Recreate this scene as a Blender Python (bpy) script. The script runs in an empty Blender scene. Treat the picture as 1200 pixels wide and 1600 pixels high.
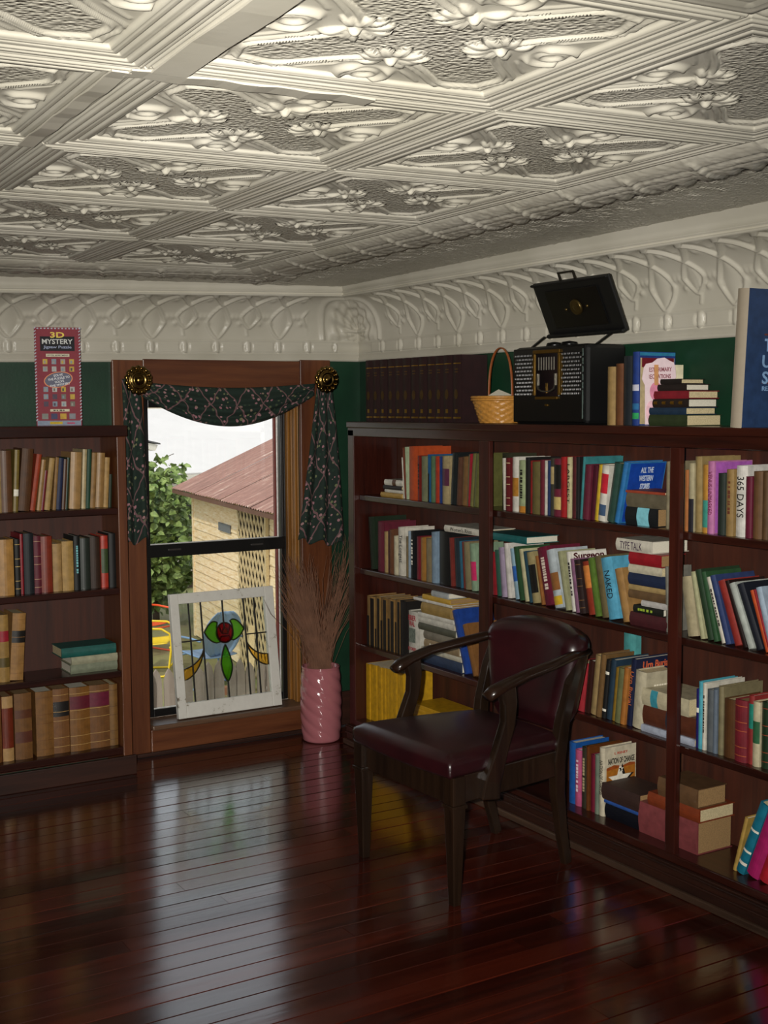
import bpy, bmesh, math, random
import numpy as np
from mathutils import Vector, Matrix
random.seed(7); rng = np.random.default_rng(7)
PI = math.pi
scn = bpy.context.scene
COL = scn.collection

# ------------------------------------------------------------------ camera, sky, sun, flash, exposure
CAM = Vector((-2.6782, -5.0724, 1.5)); YAW, PITCH, ROLL, FPX = .5452, -.0844, -.0053, 1949.5
fw = Vector((math.sin(YAW)*math.cos(PITCH), math.cos(YAW)*math.cos(PITCH), math.sin(PITCH)))
rt = Vector((math.cos(YAW), -math.sin(YAW), 0)); up = rt.cross(fw)
rt2 = rt*math.cos(ROLL)+up*math.sin(ROLL); up2 = -rt*math.sin(ROLL)+up*math.cos(ROLL)
cd = bpy.data.cameras.new('camera'); cam = bpy.data.objects.new('camera', cd); COL.objects.link(cam)
cam.matrix_world = Matrix(((rt2.x, up2.x, -fw.x, CAM.x), (rt2.y, up2.y, -fw.y, CAM.y), (rt2.z, up2.z, -fw.z, CAM.z), (0, 0, 0, 1)))
cd.sensor_fit = 'VERTICAL'; cd.sensor_height = 36; cd.lens = 36*FPX/1600; cd.clip_start = .02; cd.clip_end = 300
scn.camera = cam
scn.view_settings.view_transform = 'Standard'; scn.view_settings.look = 'None'
scn.view_settings.gamma = 1; scn.view_settings.use_curve_mapping = False; scn.view_settings.exposure = 0.0

world = bpy.data.worlds.new('sky'); scn.world = world; world.use_nodes = True
wn = world.node_tree; bg = wn.nodes['Background']
sky = wn.nodes.new('ShaderNodeTexSky'); sky.sky_type = 'NISHITA'; sky.sun_disc = False
sky.sun_elevation = math.radians(48); sky.sun_rotation = math.radians(200); sky.air_density = 1.2; sky.dust_density = 3.0
mixs = wn.nodes.new('ShaderNodeMix'); mixs.data_type = 'RGBA'; mixs.inputs[0].default_value = .82; mixs.inputs[7].default_value = (1.0, 1.0, 1.02, 1)   # bright thin overcast
skm = wn.nodes.new('ShaderNodeVectorMath'); skm.operation = 'SCALE'; skm.inputs['Scale'].default_value = .3; wn.links.new(sky.outputs[0], skm.inputs[0])
wn.links.new(skm.outputs[0], mixs.inputs[6]); wn.links.new(mixs.outputs[2], bg.inputs[0]); bg.inputs[1].default_value = 1.12

sl = bpy.data.lights.new('sun', 'SUN'); sl.energy = 1.9; sl.angle = math.radians(2); sl.color = (1, .93, .82)
so = bpy.data.objects.new('sun', sl); COL.objects.link(so)
so.rotation_euler = (math.radians(42), 0, math.radians(-58))       # shines from behind the house, from the left, onto the yard

fl = bpy.data.lights.new('camera_flash', 'SPOT'); fl.energy = 680; fl.color = (1, .965, .89); fl.spot_size = math.radians(70); fl.spot_blend = 1; fl.shadow_soft_size = .014
fo = bpy.data.objects.new('camera_flash', fl); COL.objects.link(fo)
fo.matrix_world = cam.matrix_world @ Matrix.Translation((-.07, .03, 0)) @ Matrix.Rotation(math.radians(-1.0), 4, 'X')      # flash head beside the lens

# ------------------------------------------------------------------ helpers
def lin(c):
    if isinstance(c, str): c = [int(c[i:i+2], 16)/255 for i in (0, 2, 4)]
    return tuple(x/12.92 if x <= .04045 else ((x+.055)/1.055)**2.4 for x in c)
class NT:
    def __init__(s, name):
        s.m = bpy.data.materials.new(name); s.m.use_nodes = True
        s.t = s.m.node_tree; s.b = s.t.nodes['Principled BSDF']
    def n(s, typ, **kw):
        x = s.t.nodes.new(typ)
        for k, v in kw.items():
            if k[0] == 'i': x.inputs[int(k[1:])].default_value = v
            else: setattr(x, k, v)
        return x
    def l(s, a, b): s.t.links.new(a, b)
    def set(s, **kw):
        for k, v in kw.items(): s.b.inputs[k.replace('_', ' ')].default_value = v
        return s
    def ramp(s, fac, stops):
        r = s.n('ShaderNodeValToRGB'); e = r.color_ramp.elements
        while len(e) < len(stops): e.new(.5)
        for q, (p, c) in zip(e, stops): q.position = p; q.color = (*c, 1) if len(c) == 3 else c
        s.l(fac, r.inputs[0]); return r.outputs[0]
    def coords(s, kind='Object', scale=(1, 1, 1), rand=False):
        tc = s.n('ShaderNodeTexCoord'); mp = s.n('ShaderNodeMapping'); mp.inputs['Scale'].default_value = scale
        s.l(tc.outputs[kind], mp.inputs[0])
        if rand:
            oi = s.n('ShaderNodeObjectInfo'); mu = s.n('ShaderNodeMath', operation='MULTIPLY', i1=37.0)
            s.l(oi.outputs['Random'], mu.inputs[0]); s.l(mu.outputs[0], mp.inputs['Location'])
        return mp.outputs[0]
    def noise(s, vec, scale, detail=4, rough=.55):
        x = s.n('ShaderNodeTexNoise'); x.inputs['Scale'].default_value = scale; x.inputs['Detail'].default_value = detail
        x.inputs['Roughness'].default_value = rough; s.l(vec, x.inputs['Vector']); return x.outputs['Fac']
    def bump(s, h, strength, dist=.01):
        b = s.n('ShaderNodeBump'); b.inputs['Strength'].default_value = strength; b.inputs['Distance'].default_value = dist
        s.l(h, b.inputs['Height']); s.l(b.outputs[0], s.b.inputs['Normal']); return b
_mats = {}
def plain(col, rough=.5, metal=0, spec=.5, var=.25, scale=60, key=''):
    k = (col, rough, metal, spec, var, scale)
    if k in _mats: return _mats[k]
    t = NT('paint_'+str(len(_mats))); c = lin(col)
    v = t.coords('Object', rand=True); nz = t.noise(v, scale)
    t.l(t.ramp(nz, [(.25, tuple(x*(1-var) for x in c)), (.75, tuple(min(1, x*(1+var*.5)) for x in c))]), t.b.inputs['Base Color'])
    t.set(Roughness=rough, Metallic=metal); t.b.inputs['Specular IOR Level'].default_value = spec
    _mats[k] = t.m; return t.m
def wood(name, c1, c2, rough=.35, axis='z', scale=1., coat=0, bump=.15, rand=True):
    t = NT(name); st = {'x': (3, 45, 45), 'y': (45, 3, 45), 'z': (45, 45, 3)}[axis]
    v = t.coords('Object', tuple(q*scale for q in st), rand)
    f = t.noise(v, 1.0, 6, .65); v2 = t.coords('Object', tuple(q*.25*scale for q in st), rand); f2 = t.noise(v2, 1.0, 3)
    mx = t.n('ShaderNodeMath', operation='MULTIPLY_ADD', i1=.55, i2=0.0); t.l(f, mx.inputs[0])
    ad = t.n('ShaderNodeMath', operation='MULTIPLY_ADD', i1=.45); t.l(f2, ad.inputs[0]); t.l(mx.outputs[0], ad.inputs[2])
    t.l(t.ramp(ad.outputs[0], [(.34, lin(c1)), (.62, lin(c2))]), t.b.inputs['Base Color'])
    t.set(Roughness=rough); t.b.inputs['Coat Weight'].default_value = coat; t.b.inputs['Coat Roughness'].default_value = .15
    t.bump(f, bump, .003); return t.m

def link(o, parent=None, kind=None):
    COL.objects.link(o)
    if parent: o.parent = parent
    if kind: o['kind'] = kind
    return o
def tag(o, label, cat, group=None):
    o['label'] = label; o['category'] = cat
    if group: o['group'] = group
    return o
def empty(name, loc=(0, 0, 0), rz=0):
    o = bpy.data.objects.new(name, None); o.location = loc; o.rotation_euler = (0, 0, rz); o.empty_display_size = .05
    COL.objects.link(o); return o
def pyobj(name, verts, faces, mat, parent=None, smooth=False, kind=None):
    me = bpy.data.meshes.new(name); me.from_pydata(verts, [], faces); me.materials.append(mat)
    if smooth: me.polygons.foreach_set('use_smooth', [True]*len(me.polygons))
    return link(bpy.data.objects.new(name, me), parent, kind)
def bmobj(name, bm, mat, parent=None, smooth=False, kind=None, bevel=0):
    bmesh.ops.recalc_face_normals(bm, faces=bm.faces[:])
    me = bpy.data.meshes.new(name); bm.to_mesh(me); bm.free(); me.materials.append(mat)
    if smooth: me.polygons.foreach_set('use_smooth', [True]*len(me.polygons))
    o = link(bpy.data.objects.new(name, me), parent, kind)
    if bevel:
        m = o.modifiers.new('bevel', 'BEVEL'); m.width = bevel; m.segments = 2; m.limit_method = 'ANGLE'
    return o
def bbox(bm, x0, x1, y0, y1, z0, z1, M=None):
    vs = [bm.verts.new(Vector(p) if M is None else M @ Vector(p)) for p in
          ((x0, y0, z0), (x1, y0, z0), (x1, y1, z0), (x0, y1, z0), (x0, y0, z1), (x1, y0, z1), (x1, y1, z1), (x0, y1, z1))]
    for f in ((0, 3, 2, 1), (4, 5, 6, 7), (0, 1, 5, 4), (1, 2, 6, 5), (2, 3, 7, 6), (3, 0, 4, 7)): bm.faces.new([vs[i] for i in f])
def boxobj(name, x0, x1, y0, y1, z0, z1, mat, parent=None, bevel=0, kind=None):
    bm = bmesh.new(); bbox(bm, x0, x1, y0, y1, z0, z1); return bmobj(name, bm, mat, parent, bevel=bevel, kind=kind)
def sweep(bm, pts, ws, ts, side, n=4, close=True):
    """bar along pts; ws = width along `side`, ts = thickness; n=4 rectangle, more = ellipse"""
    pts = [Vector(p) for p in pts]; rings = []
    for i, p in enumerate(pts):
        d = (pts[min(i+1, len(pts)-1)]-pts[max(i-1, 0)]).normalized()
        s = Vector(side); s = (s-d*s.dot(d)).normalized(); q = d.cross(s)
        w = ws[i] if hasattr(ws, '__len__') else ws; t = ts[i] if hasattr(ts, '__len__') else ts
        r = []
        for k in range(n):
            a = 2*PI*(k+.5)/n if n == 4 else 2*PI*k/n
            cx, cy = math.cos(a), math.sin(a)
            if n == 4: cx, cy = math.copysign(1, cx), math.copysign(1, cy)
            r.append(bm.verts.new(p+s*cx*w/2+q*cy*t/2))
        rings.append(r)
    for a, b in zip(rings, rings[1:]):
        for k in range(n): bm.faces.new((a[k], a[(k+1) % n], b[(k+1) % n], b[k]))
    if close: bm.faces.new(rings[0][::-1]); bm.faces.new(rings[-1])
def lathe(bm, prof, seg=48, cx=0, cy=0, fn=None):
    rings = []
    for (r, z) in prof:
        rings.append([bm.verts.new((cx+(r if fn is None else fn(r, z, 2*PI*k/seg))*math.cos(2*PI*k/seg), cy+(r if fn is None else fn(r, z, 2*PI*k/seg))*math.sin(2*PI*k/seg), z)) for k in range(seg)])
    for a, b in zip(rings, rings[1:]):
        for k in range(seg): bm.faces.new((a[k], a[(k+1) % seg], b[(k+1) % seg], b[k]))
    return rings
def gridobj(name, X, Y, Z, mat, parent=None, kind=None, flip=False, attr=None, uv=None):
    n, m = X.shape; idx = np.arange(n*m).reshape(n, m)
    q = np.stack([idx[:-1, :-1], idx[1:, :-1], idx[1:, 1:], idx[:-1, 1:]], -1).reshape(-1, 4)
    if flip: q = q[:, ::-1]
    me = bpy.data.meshes.new(name); me.vertices.add(n*m)
    me.vertices.foreach_set('co', np.stack([X, Y, Z], -1).reshape(-1).astype(np.float32))
    me.loops.add(q.size); me.loops.foreach_set('vertex_index', q.reshape(-1).astype(np.int32))
    me.polygons.add(len(q)); me.polygons.foreach_set('loop_start', np.arange(0, q.size, 4, dtype=np.int32))
    me.polygons.foreach_set('loop_total', np.full(len(q), 4, np.int32)); me.update(calc_edges=True)
    me.polygons.foreach_set('use_smooth', [True]*len(q))
    if attr is not None:
        a = me.attributes.new('stipple', 'FLOAT', 'POINT'); a.data.foreach_set('value', attr.reshape(-1).astype(np.float32))
    if uv is not None:
        l = me.uv_layers.new(name='UVMap'); fu = np.stack(uv, -1).reshape(-1, 2)[q.reshape(-1)]
        l.data.foreach_set('uv', fu.reshape(-1).astype(np.float32))
    me.materials.append(mat)
    return link(bpy.data.objects.new(name, me), parent, kind)
def text(name, body, size, mat, M, parent=None, align='CENTER', extrude=.0003, fit=None, shear=0, bold=.022):
    cu = bpy.data.curves.new(name, 'FONT'); cu.body = body; cu.size = size; cu.extrude = extrude
    cu.align_x = align; cu.align_y = 'CENTER'; cu.shear = shear; cu.offset = bold*size; cu.resolution_u = 3
    tmp = bpy.data.objects.new(name, cu); COL.objects.link(tmp)
    bpy.context.view_layer.update()
    me = bpy.data.meshes.new_from_object(tmp.evaluated_get(bpy.context.evaluated_depsgraph_get()))
    bpy.data.objects.remove(tmp)
    if fit and len(me.vertices):
        xs = [v.co.x for v in me.vertices]; ys = [v.co.y for v in me.vertices]
        kx = fit[0]/(max(xs)-min(xs)); ky = fit[1]/(max(ys)-min(ys)) if len(fit) > 1 else kx
        cx = (max(xs)+min(xs))/2; cy = (max(ys)+min(ys))/2
        for v in me.vertices: v.co.x = (v.co.x-cx)*kx; v.co.y = (v.co.y-cy)*ky
    me.materials.clear(); me.materials.append(mat)
    o = link(bpy.data.objects.new(name, me), parent); o.matrix_local = M; return o
def sm(a, b, x): t = np.clip((x-a)/(b-a), 0, 1); return t*t*(3-2*t)
def g(x, s): return np.exp(-(x/s)**2)
def frame(o, ex, ey, ez):   # matrix from columns
    ex, ey, ez, o = map(Vector, (ex, ey, ez, o))
    return Matrix(((ex.x, ey.x, ez.x, o.x), (ex.y, ey.y, ez.y, o.y), (ex.z, ey.z, ez.z, o.z), (0, 0, 0, 1)))

# ------------------------------------------------------------------ materials of the room
M_BOOKCASE = wood('bookcase_wood', '200A07', '401910', .30, 'z', 1, coat=.25)
M_SHELF = wood('shelf_wood', '1C0A07', '39170E', .30, 'y', 1, coat=.3)
M_SHELFX = wood('shelf_wood_across', '1C0A07', '39170E', .30, 'x', 1, coat=.3)
M_BACK = wood('bookcase_back_wood', '2A120A', '4C2212', .6, 'z', .7, bump=.1)
M_CASING = wood('casing_wood', '46200F', '6A3C20', .42, 'z', .8, coat=.15)
M_CASINGX = wood('casing_wood_across', '46200F', '6A3C20', .42, 'x', .8, coat=.15)
M_JAMB = wood('jamb_wood', '5A3614', '946428', .45, 'z', .8)
M_SILL = wood('worn_sill_wood', '3A1E12', '745A46', .36, 'x', .6)
M_SHOE = wood('dusty_shoe_wood', '24160F', '4E3A2C', .45, 'y', .6)
M_PLINTH = wood('plinth_wood', '180C08', '341A10', .45, 'y', 1)
M_PLINTHX = wood('plinth_wood_across', '1C0E0A', '3A1E14', .45, 'x', 1)
def m_floor():
    t = NT('floorboard_varnish'); v = t.coords('Object', (2.2, 30, 30), True); f = t.noise(v, 1, 5, .6)
    v2 = t.coords('Object', (1.2, 4, 1), True); f2 = t.noise(v2, 2.2, 4, .6)
    oi = t.n('ShaderNodeObjectInfo')
    a = t.n('ShaderNodeMath', operation='MULTIPLY_ADD', i1=.4); t.l(f, a.inputs[0])
    b = t.n('ShaderNodeMath', operation='MULTIPLY_ADD', i1=.4); t.l(f2, b.inputs[0])
    c = t.n('ShaderNodeMath', operation='MULTIPLY', i1=.2); t.l(oi.outputs['Random'], c.inputs[0])
    t.l(c.outputs[0], b.inputs[2]); t.l(b.outputs[0], a.inputs[2])
    t.l(t.ramp(a.outputs[0], [(.3, lin('160806')), (.5, lin('361109')), (.72, lin('561E10'))]), t.b.inputs['Base Color'])
    r = t.ramp(f2, [(.3, (.10,)*3), (.7, (.21,)*3)]); t.l(r, t.b.inputs['Roughness'])
    t.b.inputs['Specular IOR Level'].default_value = .55; t.b.inputs['Coat Weight'].default_value = .7; t.b.inputs['Coat Roughness'].default_value = .17
    v3 = t.coords('Object', (3, 9, 1), True); f3 = t.noise(v3, 2.5, 3)
    t.bump(f3, .16, .005); return t.m
M_FLOOR = m_floor()
def m_tin():
    t = NT('cream_painted_tin'); v = t.coords('Object')
    nz = t.noise(v, 3.0, 3); t.l(t.ramp(nz, [(.3, lin('B2AD9E')), (.7, lin('C6C1B4'))]), t.b.inputs['Base Color'])
    at = t.n('ShaderNodeAttribute', attribute_name='stipple')
    vo = t.n('ShaderNodeTexVoronoi', feature='SMOOTH_F1'); vo.inputs['Scale'].default_value = 125; t.l(v, vo.inputs['Vector'])
    mu = t.n('ShaderNodeMath', operation='MULTIPLY'); t.l(vo.outputs['Distance'], mu.inputs[0]); t.l(at.outputs['Fac'], mu.inputs[1])
    n2 = t.noise(v, 45, 3); ma = t.n('ShaderNodeMath', operation='MULTIPLY_ADD', i1=.06); t.l(n2, ma.inputs[0]); t.l(mu.outputs[0], ma.inputs[2])
    t.bump(ma.outputs[0], 1.0, .0048); t.set(Roughness=.38); return t.m
M_TIN = m_tin()
def m_wall():
    t = NT('dark_green_wall_paint'); v = t.coords('Object'); nz = t.noise(v, 5, 5)
    t.l(t.ramp(nz, [(.3, lin('0A2A1A')), (.7, lin('123A25'))]), t.b.inputs['Base Color'])
    t.set(Roughness=.5); t.bump(t.noise(v, 90, 2), .15, .002); return t.m
M_WALL = m_wall()
M_BLACKMETAL = plain('0C0B0B', .35)
M_GOLD = plain('B08A3A', .35, .9, var=.1)
M_PAPER = plain('CDBD94', .8, var=.35, scale=300)
M_WHITEPAPER = plain('DAD4C2', .8, var=.15, scale=300)

# ------------------------------------------------------------------ the setting: floor, walls, ceiling
XR, XL, YB, YF = .27, -4.1, 0.0, -6.3          # right wall, left wall, window wall, wall behind the photographer
floor = boxobj('floor', XL-.1, XR+.1, YF-.1, .14, -.06, -.022, plain('120806', .8), kind='structure')
PITCHB = .082; ub = bmesh.new()
bbox(ub, 0, 1, 0, PITCHB-.0026, -.02, 0)
top = [e for e in ub.edges if all(v.co.z > -.001 for v in e.verts) and abs(e.verts[0].co.y-e.verts[1].co.y) < 1e-5]
bmesh.ops.bevel(ub, geom=top, offset=.0016, segments=1, affect='EDGES')
bmesh.ops.recalc_face_normals(ub, faces=ub.faces[:])
bme = bpy.data.meshes.new('floorboard'); ub.to_mesh(bme); ub.free(); bme.materials.append(M_FLOOR)
y = -.045-PITCHB
while y > YF-PITCHB:
    cuts = [XL]; c = XL+random.uniform(.6, 3.2)
    while c < XR-.5: cuts.append(c); c += random.uniform(1.8, 3.4)
    cuts.append(XR)
    for a, b in zip(cuts, cuts[1:]):
        o = bpy.data.objects.new('floorboard', bme); link(o, floor)
        o.location = (a+.0006, y, random.uniform(-.0006, 0)); o.scale = (b-a-.0012, 1, 1)
        o.rotation_euler = (math.radians(random.uniform(-.35, .35)), math.radians(random.uniform(-.012, .012)), 0)
    y -= PITCHB
HC = 2.12
WX0, WX1, WZ0, WZ1 = -.80, -.056, .115, 1.56     # window opening in the back wall
bm = bmesh.new()
for b in ((XL, WX0, 0, HC), (WX1, XR+.12, 0, HC), (WX0, WX1, 0, WZ0), (WX0, WX1, WZ1, HC)): bbox(bm, b[0], b[1], 0, .13, b[2], b[3])
wall_back = bmobj('wall_back', bm, M_WALL, kind='structure')
boxobj('wall_right', XR, XR+.12, YF, 0, 0, HC, M_WALL, kind='structure')
boxobj('wall_front', XL, XR+.12, YF-.12, YF, 0, HC, M_WALL, kind='structure')
boxobj('wall_left', XL-.12, XL, YF, .13, 0, HC, M_WALL, kind='structure')

# ceiling: slightly sagging plane; stamped tin tiles hang on it
def zp(x, y): return 2.0+.0198*(x+.5)-.0118*(y+1)
def node(i, j): return (-1.3526-.6421*i+.0021*j+.0083*i*j, -3.2667+.0015*i+.5841*j-.0156*i*j)
xs, ys_ = np.linspace(XL-.1, XR+.12, 120), np.linspace(YF-.1, .13, 160)
Xg, Yg = np.meshgrid(xs, ys_, indexing='ij')
ceiling = gridobj('ceiling', Xg, Yg, zp(Xg, Yg)+.030, M_TIN, kind='structure', attr=np.ones_like(Xg))
boxobj('trim_9', XL-.1, XR+.12, YF-.1, .13, 2.16, 2.2, M_TIN, kind='structure')   # attic floor above the tin

def tile_h(u, v):
    """height of the stamped relief, u v in -1..1; second value = stippled ground"""
    a, b = 1-np.abs(u), 1-np.abs(v); A, B = np.maximum(a, b), np.minimum(a, b)
    H = .012*(1-sm(.218, .236, B))
    H = H-np.where(B < .215, .0048*np.abs(np.cos(PI*(B-.024)/.049))**7, 0)-.008*g(B, .009)-.003*sm(.125, .14, B)
    gA = .335+.27*sm(.50, .95, A)-.035*np.sin(PI*sm(.33, .72, A))
    d = B-gA; fade = 1-sm(.90, .96, A)
    H = H+fade*(.0095*g(d, .017)+.0075*g(d+.058, .014))*sm(.235, .25, B)
    H = H+.006*g(d+.145, .022)*sm(.235, .27, B)*sm(.45, .55, A)*(1-sm(.8, .9, A))
    # scroll cup at the middle of each side
    r = np.hypot(1-A, B-.33)
    cup = (.009*g(r-.125, .026)+.006*g(r-.062, .018)-.003*g(r, .04))*(1-sm(.40, .46, B))
    H = np.maximum(H, cup*(B > .24))
    # flower: broad leafy petals round a boss, longer towards the centre of the tile
    X, Y = (1-A)/.74, (B-.62)/.74; R = np.hypot(X, Y); f = np.zeros_like(H)
    for (lx, ly, la, L, W) in ((.12, .0, .1, .12, .050), (.085, .11, .95, .13, .055), (.0, .15, 1.571, .12, .050), (.10, -.085, -.75, .11, .045), (.15, .06, .5, .12, .040)):
        dx, dy = X-lx, Y-ly; p_ = (dx*math.cos(la)+dy*math.sin(la))/L; q_ = (-dx*math.sin(la)+dy*math.cos(la))/W
        f = np.maximum(f, np.clip(1-p_**2-np.abs(q_)**1.7, 0, 1)**.8*.0125*(1-.35*g(q_, .18))*(.8+.2*p_))
    f = np.maximum(f, .014*np.sqrt(np.clip(1-(R/.045)**2, 0, 1)))
    H = np.maximum(H, f)
    st = sm(.02, .05, d)*(B > .28)*(1-sm(.0005, .003, f))
    return H, st
uu = np.concatenate([np.linspace(-1, -.76, 37), np.linspace(-.76, .76, 145)[1:-1], np.linspace(.76, 1, 37)]); U, V = np.meshgrid(uu, uu, indexing='ij'); TH, TS = tile_h(U, V)
for i in range(-1, 3):
    for j in range(-3, 4):
        lowres = j < -1 or i > 1
        s_ = slice(None, None, 3 if lowres else 1)   # 217 = 3*72+1 rows
        p, q = (U[s_, s_]+1)/2, (V[s_, s_]+1)/2
        c00, c10, c01, c11 = node(i, j), node(i+1, j), node(i, j+1), node(i+1, j+1)
        X = (1-p)*(1-q)*c00[0]+p*(1-q)*c10[0]+(1-p)*q*c01[0]+p*q*c11[0]
        Y = (1-p)*(1-q)*c00[1]+p*(1-q)*c10[1]+(1-p)*q*c01[1]+p*q*c11[1]
        gridobj('ceiling_tile', X, Y, zp(X, Y)+.014-TH[s_, s_], M_TIN, ceiling, attr=TS[s_, s_])
# painted-over patch strips on two of the seams
def strip(i0, j0, i1, j1, w, off):
    n = 14; pts = []
    for k in range(n+1):
        t = k/n; x, y_ = node(i0+(i1-i0)*t, j0+(j1-j0)*t); pts.append((x+off[0], y_+off[1], zp(x, y_)-.0015+.0015*math.sin(k*1.7)))
    bm = bmesh.new(); sweep(bm, pts, w, .003, (1, 0, 0) if i0 == i1 else (0, 1, 0)); bmobj('patch_strip', bm, M_TIN, ceiling, smooth=False)
strip(1, -2, 1, -.02, .055, (.035, 0, 0)); strip(1, .02, 1, 1, .03, (-.03, 0, 0)); strip(1, 0, .35, 0, .04, (-.02, .015, 0))
# border beams with leafy ribbon wraps
def beam(x0, y0, x1, y1, w, name):
    L = math.hypot(x1-x0, y1-y0); n = int(L/.007); m = 44
    S, T = np.meshgrid(np.linspace(0, L, n), np.linspace(-1, 1, m), indexing='ij')
    H = .036*np.sqrt(np.clip(1-T**2, 0, 1))-.004*g(T+.45, .05)-.003*g(T+.15, .04)
    ph = (S/.21+.22*T) % 1.0
    H = H+.007*g(ph-.5, .035)*(T > -.75)+.004*g(ph-.42, .02)
    # feathery leaves between the wraps on the outer half
    H = H+.005*np.sin((S/.21*2*PI*3)+T*7)*sm(-.1, .35, T)*(1-sm(.9, 1, np.abs(T)))*sm(.0, .3, np.abs(ph-.5))
    H = H+.0015*rng.standard_normal(S.shape)*.5
    ex, ey = (x1-x0)/L, (y1-y0)/L
    X = x0+ex*S+ey*T*w/2; Y = y0+ey*S-ex*T*w/2
    gridobj(name, X, Y, zp(X, Y)+.022-H, M_TIN, ceiling)
# stippled filler panels between the beam and the cornice
for (xa, xb, ya, yb) in ((-.49, .10, YF, -.16), (-2.6, -.47, -.66, -.16)):
    Xf, Yf = np.meshgrid(np.arange(xa, xb, .006), np.arange(max(ya, -3.6), yb, .007), indexing='ij')
    Hf = .002*np.clip(np.sin(Xf*61+3*np.sin(Yf*17))*np.sin(Yf*83+2*np.sin(Xf*23)), 0, 1)+.006*np.clip(np.sin(Yf*2*PI/.29+4*np.sin(Xf*9))*np.sin(Yf*2*PI/.083), 0, 1)*g(Xf+.36, .07)+.005*np.clip(np.sin(Yf*2*PI/.23+1)*np.sin(Yf*2*PI/.061), 0, 1)*g(Xf+.24, .05)
    gridobj('filler_panel', Xf, Yf, zp(Xf, Yf)+.027-Hf, M_TIN, ceiling, attr=np.ones_like(Xf))
beam(-.595, -.62, -.595, YF, -.235, 'border_molding')
beam(-.48, -.765, XL, -.765, .26, 'border_molding')

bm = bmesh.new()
sweep(bm, [(-.478+.004*math.sin(k*1.3), -.62-k*.1, zp(-.478, -.62-k*.1)+.012) for k in range(57)], .012, .012, (1, 0, 0)); bmobj('seam_shade_strip', bm, plain('2A1A12', .9), ceiling)  # solid dark strip, its colour standing in for shade along the beam's loose edge
# coved tin cornice: profile as arc-length list of (out, z), with relief
def relief(s, t):
    P = .30
    def per(x): return (x+P/2) % P-P/2
    def strap(x, w): return .0085*np.exp(-(np.abs(x)/w)**4)+.003*g(np.abs(x)-w, .003)
    H = np.zeros_like(s); tn = .60
    for c, t0, wm in ((0, .0, .054), (P/2, .17, .044)):
        ss = np.abs(per(s-c)); tt = np.clip((t-t0)/(tn-t0), 0, 1); w = wm*(1-np.abs(2*tt**.88-1)**1.35); on = (t > t0-.01) & (t < tn+.02)
        H = np.maximum(H, np.where(on, strap(ss-w, .0070), 0))
        H = np.maximum(H, np.where(on & (ss < w), .005*np.clip(1-(ss/(w*.7+1e-4))**2, 0, 1), 0))
        u = np.clip((t-tn)/(1-tn), 0, 1); w2 = .079*u**.9; H = np.maximum(H, np.where(t > tn, 1.2*strap(ss-w2, .0092), 0))
        # pointed leaf that fills the half diamond above each crossing
        H = np.maximum(H, np.where(t > tn, .006*np.exp(-(per(s-c)/(.004+.03*np.clip(u-.25, 0, 1)))**2)*sm(.3, .5, u), 0))
        H = np.maximum(H, .006*np.exp(-((ss-.075)/.014)**2-((t-.74)/.06)**2))
        H = np.maximum(H, .006*np.exp(-((ss-.066)/.013)**2-((t-.36)/.05)**2)); H = np.maximum(H, .007*np.exp(-((ss-.048)/.011)**2-((t-.25)/.04)**2))
    H = np.maximum(H, np.where((t > .05) & (t < .55), .0055*g(per(s-P/2)-.014*np.sin(t*5), .0045), 0))
    return H
def fan(s, t):        # acanthus fan in the mitred corner
    x, y_ = s/.24, t-.10; r = np.hypot(x, y_); th = np.arctan2(y_, x+1e-6)
    H = .010*(.5+.5*np.cos(th*13))*sm(.08, .25, r)*(1-sm(.62, .74, r))
    H = H+.006*(.5+.5*np.cos(r*34-th*5))*sm(.15, .3, r)*(1-sm(.6, .75, r))
    H = np.maximum(H, .012*g(r-.84, .045)*(s < .26)); H = np.maximum(H, .014*g(t-.16, .03)*(s < .10))
    return H
prof = [(.000, 1.708), (.016, 1.708), (.017, 1.722), (.008, 1.728), (.012, 1.742), (.004, 1.745)]
bead0 = len(prof)
for k in range(13): a = PI*k/12; prof.append((.006+.013*(1-math.sin(a))*.6, 1.748+.046*k/12))
prof += [(.016, 1.797), (.013, 1.801)]
cove0 = len(prof)
NC = 84
for k in range(NC+1): a = PI/2*k/NC; prof.append((.012+.178*(1-math.cos(a)), 1.803+.182*math.sin(a)))
cove1 = len(prof)
prof += [(.196, 1.9855), (.206, 1.986), (.207, 1.993), (.199, 1.9945), (.199, 2.000), (.210, 2.002), (.211, 2.008), (.204, 2.0095), (.214, 2.030), (.240, 2.070)]
PD = np.array([p[0] for p in prof]); PZ = np.array([p[1] for p in prof])
dD, dZ = np.gradient(PD), np.gradient(PZ); nl = np.hypot(dD, dZ); ND, NZ = dZ/nl, -dD/nl     # room-side normal
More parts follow.
